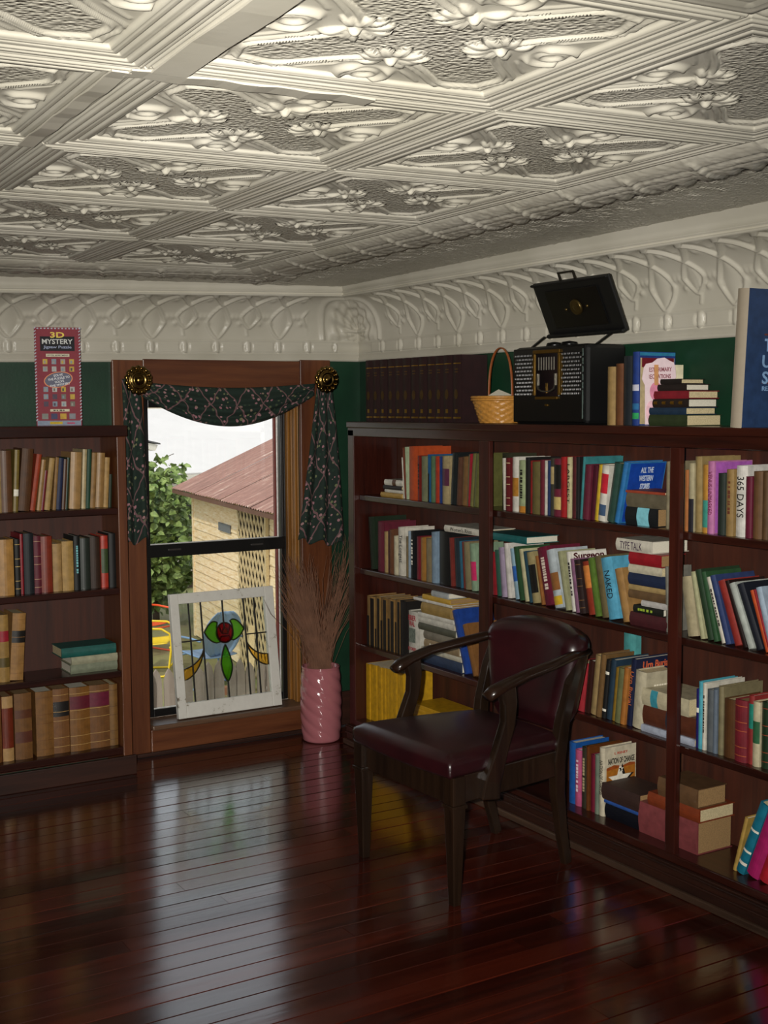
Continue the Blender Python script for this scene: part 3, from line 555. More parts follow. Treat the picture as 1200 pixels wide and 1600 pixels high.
ROWS=[
('R',1,1,'up',[
 (0.6646,0.0141,0.172,-4.9,'E8E2D2','thin white'),
 (0.6809,0.0162,0.213,-4.8,'7A3A22','thin rust brown'),
 (0.6993,0.014,0.217,-3.0,'B9C9A4','thin pale green'),
 (0.7154,0.0668,0.22,0.0,'C4501E','tall bright orange',{'d': 0.165}),
 (0.7854,0.0282,0.184,0.0,'7A1C16','dark red',{'X': '1E0A08'}),
 (0.8157,0.0494,0.183,0.0,'7F8262','wide grey green'),
 (0.8658,0.0104,0.191,0.0,'1A5A8C','thin blue and black',{'lab': [(0,0.6,'14120F')]}),
 (0.8773,0.0283,0.185,0.0,'5E7A58','sage green'),
 (0.9076,0.031,0.185,0.0,'B5371C','bright red orange'),
 (0.9406,0.0149,0.186,0.0,'27407E','thin blue'),
 (0.9565,0.0138,0.185,0.0,'6B5440','thin brown'),
 (0.9723,0.0468,0.188,0.0,'B3A077','tan',{'lab': [(0.38,0.74,'55283F')]}),
 (1.0239,0.0354,0.202,4.3,'1D2324','tall black'),
 (1.0614,0.0265,0.186,3.9,'5E3B28','brown'),
 (1.0908,0.0356,0.189,3.3,'7C5A33','olive brown'),
 (1.1283,0.0121,0.199,3.0,'6E7350','grey green'),
 (1.1413,0.0129,0.202,3.6,'A5152D','thin crimson'),
 (1.1561,0.0192,0.204,5.9,'75703F','olive'),
 (1.1764,0.0326,0.203,5.8,'6A6A3A','dull olive'),
]),
('R',1,1,'flat',[
 (0.4907,0.1709,0.019,1.115,'C09A4E','ochre bound'),
 (0.5174,0.1444,0.0135,1.1346,'E8E2D2','thin white'),
 (0.5176,0.1443,0.0162,1.1487,'241A16','black'),
 (0.5178,0.1443,0.0244,1.1656,'E8E2D2','small white',{'lab': [(0.35,0.55,'5A3A22')]}),
]),
('R',2,1,'up',[
 (0.3991,0.053,0.229,-5.3,'20301E','tall dark green',{'d': 0.165}),
 (0.4581,0.0523,0.215,0.0,'6B1B30','tall maroon',{'d': 0.165}),
 (0.5127,0.0321,0.175,0.0,'B89A66','thin tan'),
 (0.5456,0.0151,0.18,0.0,'431816','thin dark red'),
 (0.5618,0.0338,0.188,0.0,'6E4428','brown'),
 (0.5978,0.0345,0.164,0.0,'D9CFB0','small cream'),
 (0.6346,0.0494,0.204,-0.5,'E8E2D2','white',{'T': ['The Longest','17130F',0.62],'C': 1}),
 (0.6862,0.0282,0.169,0.0,'8C7A58','taupe'),
 (0.7154,0.0161,0.194,0.0,'9DB0C0','thin pale blue'),
 (0.7337,0.0309,0.196,0.0,'17171A','black',{'X': 'E8E2D2'}),
 (0.7699,0.0368,0.176,0.0,'7C1E2E','dark red'),
 (0.8088,0.0395,0.176,0.0,'A97838','golden brown'),
 (0.8524,0.0389,0.177,0.0,'8A7B5E','taupe grey'),
 (0.8933,0.0424,0.205,-0.4,'8AA1B5','pale blue',{'d': 0.165}),
 (0.9417,0.0721,0.213,0.0,'191919','wide black'),
 (1.0245,0.0232,0.192,-3.2,'7A2A22','thin brick red'),
 (1.0496,0.0344,0.193,-3.5,'27333A','dark slate'),
 (1.086,0.017,0.184,-3.9,'2B6580','thin teal'),
 (1.1049,0.0207,0.183,-4.3,'7C3026','thin rust'),
 (1.1285,0.0417,0.184,-4.9,'8D8160','khaki'),
 (1.1722,0.0374,0.182,-5.2,'8FA88B','green and pink patterned',{'lab': [(0.22,0.62,'C02A5E')]}),
]),
('R',2,1,'flat',[
 (0.9859,0.2637,0.0248,1.004,'E8E2D2','white',{'T': ["Women's Rites",'2A2622',0.6],'rot': 6}),
]),
('R',3,1,'up',[
 (0.3685,0.0706,0.218,0.0,'A88450','battered tan and black quarter-bound',{'strip': 1}),
 (0.4414,0.0446,0.224,0.0,'9A7844','worn tan and black quarter-bound',{'strip': 1}),
 (0.4883,0.0531,0.225,0.0,'8E6C3C','scuffed tan and black quarter-bound',{'strip': 1}),
 (0.5438,0.0556,0.227,0.0,'A07C4A','frayed tan and black quarter-bound',{'strip': 1}),
 (0.6016,0.0435,0.23,0.0,'967240','peeling tan and black quarter-bound',{'strip': 1}),
 (0.6496,0.0505,0.233,0.0,'16110E','plain black'),
 (0.7055,0.0805,0.198,0.0,'D8D4C8','white with red lettering',{'RB': 1}),
]),
('R',3,1,'flat',[
 (0.8155,0.2868,0.0409,0.452,'2C3C58','thick slate blue'),
 (0.806,0.2887,0.0204,0.4935,'D4CDB8','thin cream'),
 (0.8351,0.2466,0.0357,0.5145,'A08A68','tan with white lettering',{'X': 'E8E2D2'}),
 (0.8256,0.2438,0.0332,0.5508,'8A8272','grey printed'),
 (0.7919,0.2672,0.0282,0.5846,'59594A','green pictorial'),
 (0.7921,0.2585,0.0231,0.6134,'DAD6C9','white'),
 (0.7873,0.2565,0.018,0.6372,'E2DED2','glossy white'),
 (0.8165,0.2114,0.0436,0.6558,'A98B4C','round-backed gold'),
 (0.7436,0.28,0.0116,0.7,'E8E4DA','thin white'),
 (0.8168,0.1991,0.0206,0.7123,'CFA640','yellow and white'),
 (0.8883,0.1192,0.023,0.7334,'B9BDBD','pale grey glossy'),
]),
('R',3,1,'up',[
 (1.1192,0.0398,0.255,-19.8,'24489A','tall bright blue',{'d': 0.165}),
 (1.1689,0.0362,0.205,-21.1,'8C6034','tan brown',{'d': 0.14}),
]),
('R',4,1,'up',[
 (0.3545,0.0079,0.249,0.0,'D9A514','yellow magazine',{'pb': 1}),
 (0.3632,0.0259,0.25,0.0,'D9A514','yellow magazine',{'pb': 1}),
 (0.3898,0.0257,0.251,0.0,'D9A514','yellow magazine',{'pb': 1}),
 (0.4163,0.0254,0.252,0.0,'D9A514','yellow magazine',{'pb': 1}),
 (0.4425,0.0252,0.253,0.0,'D9A514','yellow magazine',{'pb': 1}),
 (0.4686,0.025,0.253,0.0,'D9A514','yellow magazine',{'pb': 1}),
 (0.4944,0.0248,0.254,0.0,'D9A514','yellow magazine',{'pb': 1}),
 (0.52,0.0246,0.255,0.0,'D9A514','yellow magazine',{'pb': 1}),
 (0.5454,0.0244,0.256,0.0,'D9A514','yellow magazine',{'pb': 1}),
 (0.5706,0.0242,0.256,0.0,'D9A514','yellow magazine',{'pb': 1}),
 (0.5956,0.024,0.257,0.0,'D9A514','yellow magazine',{'pb': 1}),
 (0.6204,0.0238,0.258,0.0,'D9A514','yellow magazine',{'pb': 1}),
 (0.645,0.0236,0.259,0.0,'D9A514','yellow magazine',{'pb': 1}),
]),
('R',4,1,'flat',[
 (0.7399,0.2853,0.0184,0.115,'D3A018','yellow magazine',{'pb': 1}),
 (0.7401,0.2852,0.0184,0.134,'D3A018','yellow magazine',{'pb': 1}),
 (0.7402,0.2851,0.0184,0.1529,'D3A018','yellow magazine',{'pb': 1}),
 (0.7403,0.285,0.0183,0.1719,'D3A018','yellow magazine',{'pb': 1}),
 (0.7404,0.2849,0.0183,0.1908,'D3A018','yellow magazine',{'pb': 1}),
 (0.7405,0.2848,0.0183,0.2098,'D3A018','yellow magazine',{'pb': 1}),
 (0.7407,0.2847,0.0183,0.2287,'D3A018','yellow magazine',{'pb': 1}),
 (0.7408,0.2846,0.0183,0.2476,'D3A018','yellow magazine',{'pb': 1}),
]),
('R',1,2,'up',[
 (1.2898,0.0625,0.208,0.0,'33331F','large dark olive',{'rec': 0.05,'d': 0.115}),
 (1.3613,0.0212,0.192,-2.2,'E8E2D2','white'),
 (1.3859,0.0276,0.194,0.0,'6A2024','maroon banded',{'bands': 'C8B48A'}),
 (1.4212,0.037,0.199,0.0,'E3DED2','white and ochre',{'lab': [(0.28,0.62,'A8742A')]}),
 (1.4603,0.0407,0.188,0.0,'A9B58A','pale green',{'lab': [(0.0,0.12,'B87A2C')],'X': '1C1A14'}),
 (1.5032,0.0254,0.2,0.0,'14120F','tall black'),
 (1.5296,0.0136,0.189,0.0,'8A1E1E','thin red'),
 (1.5443,0.0425,0.186,0.0,'6E6236','olive brown'),
 (1.5878,0.0235,0.194,0.0,'6A1A2A','wine red'),
 (1.6124,0.0112,0.192,0.0,'D8D2C4','thin white'),
 (1.6246,0.0152,0.192,0.0,'2A3A66','navy'),
 (1.6408,0.0231,0.202,0.0,'3E3A30','patterned black and tan',{'lab': [(0.55,0.85,'A89468')]}),
 (1.6648,0.0386,0.2,0.0,'701C34','plum',{'lab': [(0.12,0.34,'BFA868'),(0.48,0.9,'14120F')]}),
 (1.7054,0.0274,0.208,-0.3,'A8161A','scarlet'),
 (1.7347,0.0203,0.208,0.0,'D2C79A','cream',{'T': ['LARGEST','1E1A14',0.75]}),
 (1.7579,0.0249,0.21,0.0,'54181E','dark maroon'),
 (1.7838,0.0171,0.211,0.0,'141416','black'),
 (1.8028,0.0122,0.212,4.1,'3E8A8E','tall teal',{'d': 0.168}),
 (1.8169,0.0317,0.185,4.4,'651A30','maroon'),
 (1.8505,0.0221,0.184,5.1,'4C1424','dark wine'),
 (1.8754,0.0209,0.188,6.6,'D6B22E','yellow'),
 (1.8983,0.0341,0.187,6.4,'E4DED2','white picture',{'lab': [(0.5,0.85,'B81E2E'),(0.1,0.3,'39506E')]}),
 (1.9415,0.0314,0.198,10.6,'2E4A40','dark green'),
 (1.9752,0.0206,0.204,12.4,'2E7AB8','royal blue',{'W': 1,'d': 0.168}),
]),
('R',1,2,'flat',[
 (2.03,0.1453,0.0575,1.115,'0F1416','black and cyan picture',{'lab': [(0.25,0.62,'7FC4D2')]}),
 (2.0331,0.1779,0.0448,1.1731,'6E6652','worn grey'),
 (2.0323,0.1778,0.0081,1.2185,'A8482E','thin red and yellow'),
]),
('R',1,2,'up',[
 (2.2154,0.0119,0.21,0.0,'8A8064','speckled'),
]),
('R',2,2,'up',[
 (1.299,0.0297,0.162,-5.0,'94202A','red'),
 (1.3334,0.027,0.173,-6.3,'2A5A48','bottle green'),
 (1.3628,0.0334,0.185,-6.8,'A897AE','lilac'),
 (1.3986,0.0263,0.204,-7.2,'E2DDD4','white bordered',{'d': 0.165}),
 (1.4383,0.0299,0.188,-11.0,'9FC0D2','pale blue',{'lab': [(0.35,0.65,'2E5FA8')]}),
 (1.471,0.0274,0.198,-11.4,'2E5232','dark green'),
 (1.5011,0.025,0.192,-11.8,'C9C49A','cream and green'),
 (1.5288,0.0175,0.187,-12.2,'2B4A58','dark teal'),
 (1.5489,0.0407,0.185,-12.6,'A8986A','tan',{'lab': [(0.2,0.75,'14120F')]}),
 (1.5916,0.0161,0.176,-12.7,'9A622E','orange brown'),
 (1.6143,0.0569,0.208,-14.4,'6E1632','wide maroon',{'X': 'D8C8B8'}),
 (1.676,0.045,0.206,-15.0,'C2CCD0','pale blue pictorial',{'lab': [(0.05,0.2,'C8A42A'),(0.3,0.6,'8A5A2E')]}),
 (1.7344,0.0246,0.207,-13.3,'A8A882','grey green and white'),
 (1.7626,0.0237,0.207,-9.9,'E6E1D6','white',{'S': 1,'d': 0.16,'X': '1A1712'}),
 (1.7886,0.0206,0.186,-10.2,'8E6480','mauve'),
 (1.8115,0.0315,0.185,-10.6,'25110F','very dark maroon',{'bands': '6A4A2A'}),
 (1.8492,0.0354,0.182,-12.1,'9A3A26','brick red',{'lab': [(0.5,0.92,'C67A3A')]}),
 (1.8872,0.0286,0.199,-12.3,'5C7A2E','leaf green'),
 (1.9183,0.0326,0.208,-12.3,'6E6242','olive brown'),
 (1.957,0.0534,0.206,-12.9,'5FAFD0','sky blue',{'T': ['NAKED','14202A',0.42],'d': 0.165,'X': '14202A'}),
 (2.0206,0.0367,0.177,-15.2,'A8804A','worn tan',{'d': 0.13}),
]),
('R',2,2,'flat',[
 (2.0575,0.1722,0.0429,0.79,'4A1A20','thick maroon'),
 (2.0749,0.1342,0.0245,0.8335,'15170F','black with green lettering',{'X': '9AB43A'}),
 (2.1132,0.1152,0.0183,0.8586,'CFCBC6','thin white'),
 (2.047,0.1754,0.0266,0.8775,'6E5436','brown'),
 (2.0465,0.1753,0.0163,0.9046,'B59A66','tan'),
 (2.0432,0.1726,0.0388,0.9216,'1D2A48','dark blue'),
 (2.0517,0.1493,0.0266,0.961,'D8CFB6','cream'),
 (2.0482,0.1437,0.0389,0.9881,'A01A26','red'),
 (1.9894,0.1645,0.0392,1.0276,'E2DCCB','white',{'T': ['TYPE TALK','3A2440',0.7],'d': 0.16}),
]),
('R',2,2,'flat',[
 (1.2496,0.2559,0.0261,1.0,'1F6A6A','teal topped tan-edged'),
]),
('R',2,2,'up',[
 (2.2241,0.0127,0.206,-2.5,'7C7A70','grey',{'d': 0.1}),
]),
('R',3,2,'up',[
 (1.7895,0.0415,0.173,7.1,'A82832','red'),
 (1.8327,0.0258,0.185,7.0,'34150F','dark brown'),
 (1.8599,0.0333,0.208,6.8,'A2885A','wide tan',{'d': 0.125}),
 (1.8948,0.0245,0.219,6.7,'7A5C38','brown',{'d': 0.125}),
 (1.9207,0.0192,0.203,6.5,'121212','black',{'lab': [(0.12,0.16,'E8E2D2'),(0.75,0.8,'E8E2D2')]}),
 (1.9413,0.0241,0.207,6.4,'1E3648','dark teal',{'d': 0.165}),
 (1.9668,0.0201,0.183,6.2,'9C7A22','old gold'),
 (1.9883,0.0255,0.187,6.1,'6E7048','moss green'),
 (2.0151,0.0215,0.193,6.0,'B0702E','orange'),
 (2.038,0.0232,0.226,5.8,'1A2240','navy',{'T': ['Urn Burial','C86A3A',0.5],'U': 1,'d': 0.168}),
 (2.0662,0.0492,0.19,4.8,'C9BFA4','wide cream',{'M': 1,'d': 0.12}),
]),
('R',3,2,'up',[
 (1.8764,0.0585,0.281,0.0,'58A8A8','tall teal',{'rec': 0.137,'d': 0.025,'ov': 1}),
]),
('R',3,2,'flat',[
 (2.119,0.2331,0.0223,0.452,'B9C0D0','thin pale blue'),
 (2.119,0.2326,0.0626,0.4749,'5E3220','rust brown',{'lab': [(0.35,0.55,'1E2A3A')]}),
 (2.119,0.2043,0.0546,0.5381,'CFC4A4','thick cream',{'lab': [(0.65,0.8,'3A8A9A')]}),
]),
('R',4,2,'up',[
 (1.7503,0.0346,0.217,0.0,'1E5CA8','tall blue'),
 (1.7866,0.0307,0.198,0.0,'C85A86','pink',{'X': 'E8D0D8'}),
 (1.819,0.0286,0.215,0.0,'33301F','dark olive',{'X': 'B8A880'}),
 (1.8493,0.015,0.223,0.0,'6A3A16','rust brown'),
 (1.866,0.0265,0.199,0.0,'7A1430','raspberry'),
 (1.8941,0.0188,0.206,0.0,'7C8A78','grey green'),
 (1.9146,0.0252,0.235,0.0,'DDD3B8','cream',{'N': 1,'T': ['NATION OF CHANGE','1A1712',0.5],'d': 0.14}),
]),
('R',4,2,'up',[
 (2.118,0.0187,0.278,0.0,'5A3626','large brown',{'rec': 0.148,'d': 0.018}),
]),
('R',4,2,'flat',[
 (1.943,0.1742,0.0509,0.115,'0C0F1A','black and navy'),
 (1.9422,0.1801,0.0106,0.1665,'2E5AA8','thin bright blue'),
 (1.9324,0.1807,0.0573,0.1777,'3E2822','dark brown round-backed'),
]),
('R',4,2,'flat',[
 (2.1112,0.259,0.1015,0.115,'8A4648','thick dusty rose',{'pg': 1}),
 (2.1511,0.2249,0.0423,0.2171,'8A3A16','orange brown'),
 (2.1971,0.17,0.0602,0.26,'6E5036','thick brown',{'pg': 1}),
]),
('R',1,3,'up',[
 (2.2959,0.014,0.187,0.0,'B4703A','orange brown'),
 (2.3111,0.0211,0.208,0.0,'B9AE8C','beige',{'lab': [(0,0.48,'1E1C24')]}),
 (2.3352,0.0268,0.229,-0.6,'A38C5C','tall tan',{'d': 0.165}),
 (2.3632,0.027,0.205,0.0,'C8913A','amber and teal',{'lab': [(0.08,0.48,'3A8A7C')]}),
 (2.3914,0.025,0.217,0.0,'C97FB0','lilac pink',{'T': ['VENUS UNMASKED','6A1038',0.66],'P': 1,'d': 0.16}),
 (2.4279,0.0285,0.183,0.0,'1E2A22','dark green',{'d': 0.12}),
 (2.4575,0.0068,0.185,0.0,'5A7A78','thin teal'),
 (2.4654,0.028,0.196,0.0,'9A7C4A','worn tan',{'d': 0.13,'X': '6A3A2A'}),
 (2.4968,0.0413,0.208,0.0,'E6E2DA','white',{'T': ['365 DAYS','17150F',0.62],'d': 0.165}),
 (2.5392,0.0233,0.178,0.0,'6A1A34','wine'),
 (2.5636,0.0332,0.194,0.0,'6A4A2C','wide brown'),
 (2.5989,0.02,0.193,0.0,'5E4226','brown'),
 (2.6199,0.0073,0.194,0.0,'3A8A3A','thin green'),
 (2.6283,0.0239,0.203,0.0,'6A2A22','dark red'),
 (2.6533,0.0221,0.198,0.0,'2A3A5A','navy'),
]),
('R',2,3,'up',[
 (2.3149,0.0434,0.184,-10.3,'B4A888','pale patterned',{'d': 0.14}),
 (2.3691,0.0173,0.206,-13.1,'B6B58C','pale green'),
 (2.3969,0.0242,0.216,-15.7,'1E3A20','dark green',{'d': 0.165}),
 (2.4232,0.0184,0.212,-15.8,'2A5230','forest green'),
 (2.4549,0.0172,0.202,-19.2,'E2DCCC','white',{'X': '3A3630'}),
 (2.4743,0.0213,0.209,-19.2,'2E3F6E','denim blue',{'d': 0.165}),
 (2.5058,0.0274,0.198,-21.6,'94322A','brick red'),
 (2.538,0.0152,0.203,-22.1,'1F0F0D','black'),
 (2.561,0.0218,0.199,-23.7,'B9BFB8','pale grey',{'d': 0.165}),
 (2.587,0.0254,0.2,-23.9,'0F1422','black navy',{'d': 0.165}),
 (2.6201,0.0119,0.183,-20.5,'C4501E','orange'),
 (2.6338,0.0069,0.187,-19.4,'9A1A2A','thin red'),
 (2.6422,0.0204,0.193,-17.8,'A8BACB','pale blue and pink',{'d': 0.14}),
]),
('R',3,3,'up',[
 (2.3541,0.0127,0.183,0.0,'221F6A','navy',{'lab': [(0.6,0.68,'E8E2D2')]}),
 (2.3682,0.0146,0.209,0.0,'5AB2C4','aqua'),
 (2.3842,0.0132,0.207,0.0,'E0DBCB','white',{'d': 0.165,'X': '2A2620'}),
 (2.4,0.0262,0.191,0.0,'5F6468','slate grey'),
 (2.4275,0.0155,0.196,0.0,'6A7684','blue grey'),
 (2.4456,0.0193,0.209,0.0,'847A5A','khaki',{'d': 0.168}),
 (2.4687,0.0442,0.177,0.0,'5A3A1E','wide brown',{'d': 0.15}),
 (2.5154,0.0457,0.185,0.0,'7E1E2A','dark red leather',{'d': 0.16,'bands': 'A8542E'}),
 (2.5623,0.0201,0.204,0.0,'98302E','red',{'lab': [(0.52,0.88,'1E7A6A')],'d': 0.168}),
 (2.5836,0.0259,0.191,0.0,'D0C4A2','cream and green',{'lab': [(0.36,0.7,'2A5A3A')]}),
 (2.6106,0.0285,0.195,0.0,'1E3420','dark green',{'bands': '8A3A22'}),
 (2.6403,0.0281,0.203,0.0,'3A2A5A','dark violet'),
]),
('R',4,3,'up',[
 (2.5123,0.0122,0.178,14.2,'C4A052','mustard',{'d': 0.1}),
 (2.5261,0.0302,0.247,21.1,'1A7A94','turquoise',{'lab': [(0.12,0.16,'E8E2D2'),(0.3,0.33,'E8E2D2'),(0.6,0.63,'E8E2D2')],'d': 0.12}),
 (2.5616,0.0446,0.233,20.6,'B81A6A','magenta',{'d': 0.11}),
 (2.611,0.0347,0.232,20.4,'C4182E','scarlet',{'d': 0.11}),
]),
('L',1,1,'up',[
 (-1.4656,0.0192,0.23,0.0,'B89A66','tan'),
 (-1.4441,0.0415,0.239,0.0,'6A4426','worn brown'),
 (-1.4014,0.0188,0.241,3.2,'8A7434','olive gold',{'lab': [(0.25,0.36,'E8E2D2')]}),
 (-1.3814,0.0436,0.244,5.5,'5C3818','wide leather brown'),
 (-1.3352,0.0189,0.223,8.5,'A8401E','red'),
 (-1.3113,0.0166,0.201,7.5,'A8824E','tan'),
 (-1.2934,0.0119,0.158,7.4,'7A1E2A','thin wine'),
 (-1.2805,0.0208,0.206,7.4,'B8965C','light tan'),
 (-1.2481,0.0127,0.208,5.0,'9A7440','thin tan'),
 (-1.2341,0.0194,0.205,4.9,'1F2A4E','navy blue'),
 (-1.2116,0.014,0.2,4.2,'5A3A22','brown'),
 (-1.1963,0.011,0.206,4.1,'1F3A28','dark green'),
 (-1.1809,0.0438,0.226,3.3,'B8905A','wide tan'),
 (-1.1314,0.0168,0.237,3.0,'C2AE82','cream'),
 (-1.1128,0.0156,0.237,3.1,'1E4A34','bottle green'),
 (-1.094,0.02,0.222,3.9,'A07A48','tan'),
 (-1.0721,0.0315,0.221,3.6,'AA8450','light brown'),
 (-1.0392,0.019,0.202,3.5,'C09A5E','beige'),
 (-1.0183,0.0114,0.134,3.0,'20301C','small dark green'),
]),
('L',2,1,'up',[
 (-1.4996,0.0355,0.222,0.0,'8A6A40','brown'),
 (-1.4629,0.0568,0.22,0.0,'C08E4C','wide amber'),
 (-1.3998,0.02,0.218,0.0,'1C1A14','black',{'bands': 'C8A860'}),
 (-1.3786,0.0113,0.237,0.0,'96202A','thin red'),
 (-1.3661,0.0377,0.239,0.0,'1A2026','wide black'),
 (-1.3271,0.0279,0.227,0.0,'6A2030','maroon patterned',{'bands': 'B08A6A'}),
 (-1.298,0.0434,0.223,0.0,'8A3420','wide rust red'),
 (-1.2513,0.0341,0.191,0.0,'B89460','buff'),
 (-1.2159,0.0455,0.199,0.0,'C09A58','ochre'),
 (-1.1678,0.0236,0.218,0.0,'0F1412','black',{'X': '7FC8CC'}),
 (-1.1416,0.0396,0.207,0.0,'2A322C','dark grey green'),
 (-1.0981,0.0399,0.208,0.0,'3A2416','dark brown'),
 (-1.0542,0.0282,0.212,0.0,'C4402E','coral red',{'lab': [(0.28,0.75,'3A4A2A')]}),
 (-1.0233,0.0283,0.22,0.0,'161616','tall black'),
]),
('L',3,1,'up',[
 (-1.5102,0.0332,0.272,0.0,'9A7038','tan leather'),
 (-1.4733,0.0384,0.266,0.0,'B08A48','tan law',{'lab': [(0.6,0.76,'9A1F2E'),(0.22,0.36,'5A4A1E')]}),
 (-1.4337,0.0512,0.265,4.1,'B08248','leaning tan law',{'lab': [(0.56,0.74,'181410')],'bands': '8A6030'}),
]),
('L',3,1,'flat',[
 (-1.1939,0.1948,0.0364,0.432,'8A9078','pale grey green'),
 (-1.1903,0.1921,0.0312,0.469,'B0AE92','cream'),
 (-1.2285,0.2256,0.0389,0.5008,'17615A','dark teal'),
]),
('L',4,1,'up',[
 (-1.5263,0.0531,0.261,0.0,'7A4A1C','brown leather'),
 (-1.4695,0.0424,0.259,0.0,'7E3018','red and tan leather',{'lab': [(0,0.2,'B08A58'),(0.82,1,'B08A58')]}),
 (-1.422,0.0676,0.265,0.0,'7E5426','tan leather with brown panels',{'lab': [(0.25,0.42,'5A2E1E'),(0.62,0.75,'5A3018')]}),
 (-1.3372,0.0695,0.261,0.0,'8A5E28','plain tan leather',{'bands': '6A4018'}),
 (-1.2664,0.0639,0.263,0.0,'84562A','tan leather with black label',{'lab': [(0.57,0.8,'1A1614')],'bands': 'B08A50'}),
 (-1.2011,0.0822,0.262,0.0,'8A5C28','tan leather with red label',{'lab': [(0.66,0.86,'5E1424')],'bands': 'B08A50'}),
 (-1.1176,0.0822,0.261,0.0,'7C5026','tan leather with wine label',{'lab': [(0.66,0.88,'661830')],'bands': 'B08A50'}),
 (-1.0341,0.0341,0.255,0.0,'8A6230','narrow tan leather',{'bands': '5A3A1A'}),
]),
]

# ------------------------------------------------------------------ bookcases
YEND = -3.7
rb = empty('bookcase', (0, 0, 0)); tag(rb, 'long dark reddish wooden bookcase along the right wall', 'bookcase')
boxobj('back_panel', .255, .268, YEND, -.305, .02, 1.40, M_BACK, rb)
boxobj('side_panel', .030, .255, -.353, -.303, .0, 1.40, M_BOOKCASE, rb, .003)
boxobj('side_panel', .030, .255, YEND, YEND+.03, .0, 1.40, M_BOOKCASE, rb, .003)
boxobj('top_board', .024, .268, YEND, -.300, 1.409, 1.435, M_SHELF, rb, .003)
boxobj('top_rail', .030, .052, YEND+.03, -.303, 1.372, 1.409, M_SHELF, rb, .002)
for s0, s1 in ((1.288, 1.353), (2.283, 2.326), (3.3, 3.34)):
    boxobj('post', .030, .050, -s1, -s0, .10, 1.372, M_BOOKCASE, rb, .003)
for z in (1.115, .790, .452): boxobj('shelf', .058, .255, YEND+.03, -.353, z-.024, z, M_SHELF, rb, .003)
boxobj('base_shelf', .026, .255, YEND+.03, -.353, .088, .115, M_SHELF, rb, .004)
boxobj('plinth', .014, .030, YEND, -.30, 0, .088, M_PLINTH, rb, .003)
bm = bmesh.new(); sweep(bm, [(.007, YEND, .012), (.007, -.29, .012)], .014, .024, (1, 0, 0)); bmobj('shoe_strip', bm, M_SHOE, rb, bevel=.004)
for z in (.05, .075): boxobj('plinth_molding', .006, .014, YEND, -.30, z, z+.008, M_PLINTH, rb, .003)
XE = -2.3
lb = empty('bookcase', (-1.6, 0, 0)); tag(lb, 'dark wooden bookcase against the window wall on the left', 'bookcase'); ox = 1.6
boxobj('back_panel', XE+ox, -.96+ox, -.022, -.026+.012, .02, 1.40, M_BACK, lb)
boxobj('side_panel', -.995+ox, -.957+ox, -.232, -.026, .0, 1.385, M_CASING, lb, .003)
boxobj('side_panel', XE+ox, XE+.03+ox, -.232, -.026, .0, 1.385, M_BOOKCASE, lb, .003)
boxobj('top_board', XE+ox, -.953+ox, -.246, -.026, 1.385, 1.430, M_SHELFX, lb, .004)
for z in (1.098, .772, .432): boxobj('shelf', XE+.03+ox, -.995+ox, -.228, -.03, z-.026, z, M_SHELFX, lb, .003)
boxobj('base_shelf', XE+.03+ox, -.995+ox, -.230, -.03, .085, .115, M_SHELFX, lb, .003)
boxobj('plinth', XE+ox, -.945+ox, -.248, -.232, 0, .080, M_PLINTHX, lb, .003)

# ------------------------------------------------------------------ books
ROT_R = Matrix.Rotation(-PI/2, 4, 'Z')
ORD = ['first', 'second', 'third', 'fourth', 'fifth', 'sixth', 'seventh', 'eighth', 'ninth', 'tenth', 'eleventh', 'twelfth', 'thirteenth', 'fourteenth', 'fifteenth', 'sixteenth', 'seventeenth', 'eighteenth', 'nineteenth', 'twentieth', 'twenty-first', 'twenty-second', 'twenty-third', 'twenty-fourth', 'twenty-fifth', 'twenty-sixth', 'twenty-seventh']
M_OLDPAPER = plain('9A7A50', .85, var=.35, scale=300)
def cover_mat(c):
    q = [int(c[k:k+2], 16) for k in (0, 2, 4)]; m = sum(q)/3; c = ''.join('%02X' % int(max(0, 1.04*v-.04*m)*.88) for v in q)     # faded cloth
    return plain(c, .45 if hash_(c) % 3 == 0 else .6, var=.30, scale=38)
def hash_(c): return int(c, 16) % 97
def spine_arc(w, bulge, off=0, n=6):
    return [(w*k/n+(off if k == n else -off if k == 0 else 0)*.0, -bulge*math.sin(PI*k/n)-off) for k in range(n+1)]
def spine_patch(name, w, bulge, z0, z1, mat, parent, off=.0006):
    a = spine_arc(w, bulge, off); vs = [(x, y, z0) for x, y in a]+[(x, y, z1) for x, y in a]; n = len(a)
    return pyobj(name, vs, [(k, k+1, k+1+n, k+n) for k in range(n-1)], mat, parent, True)
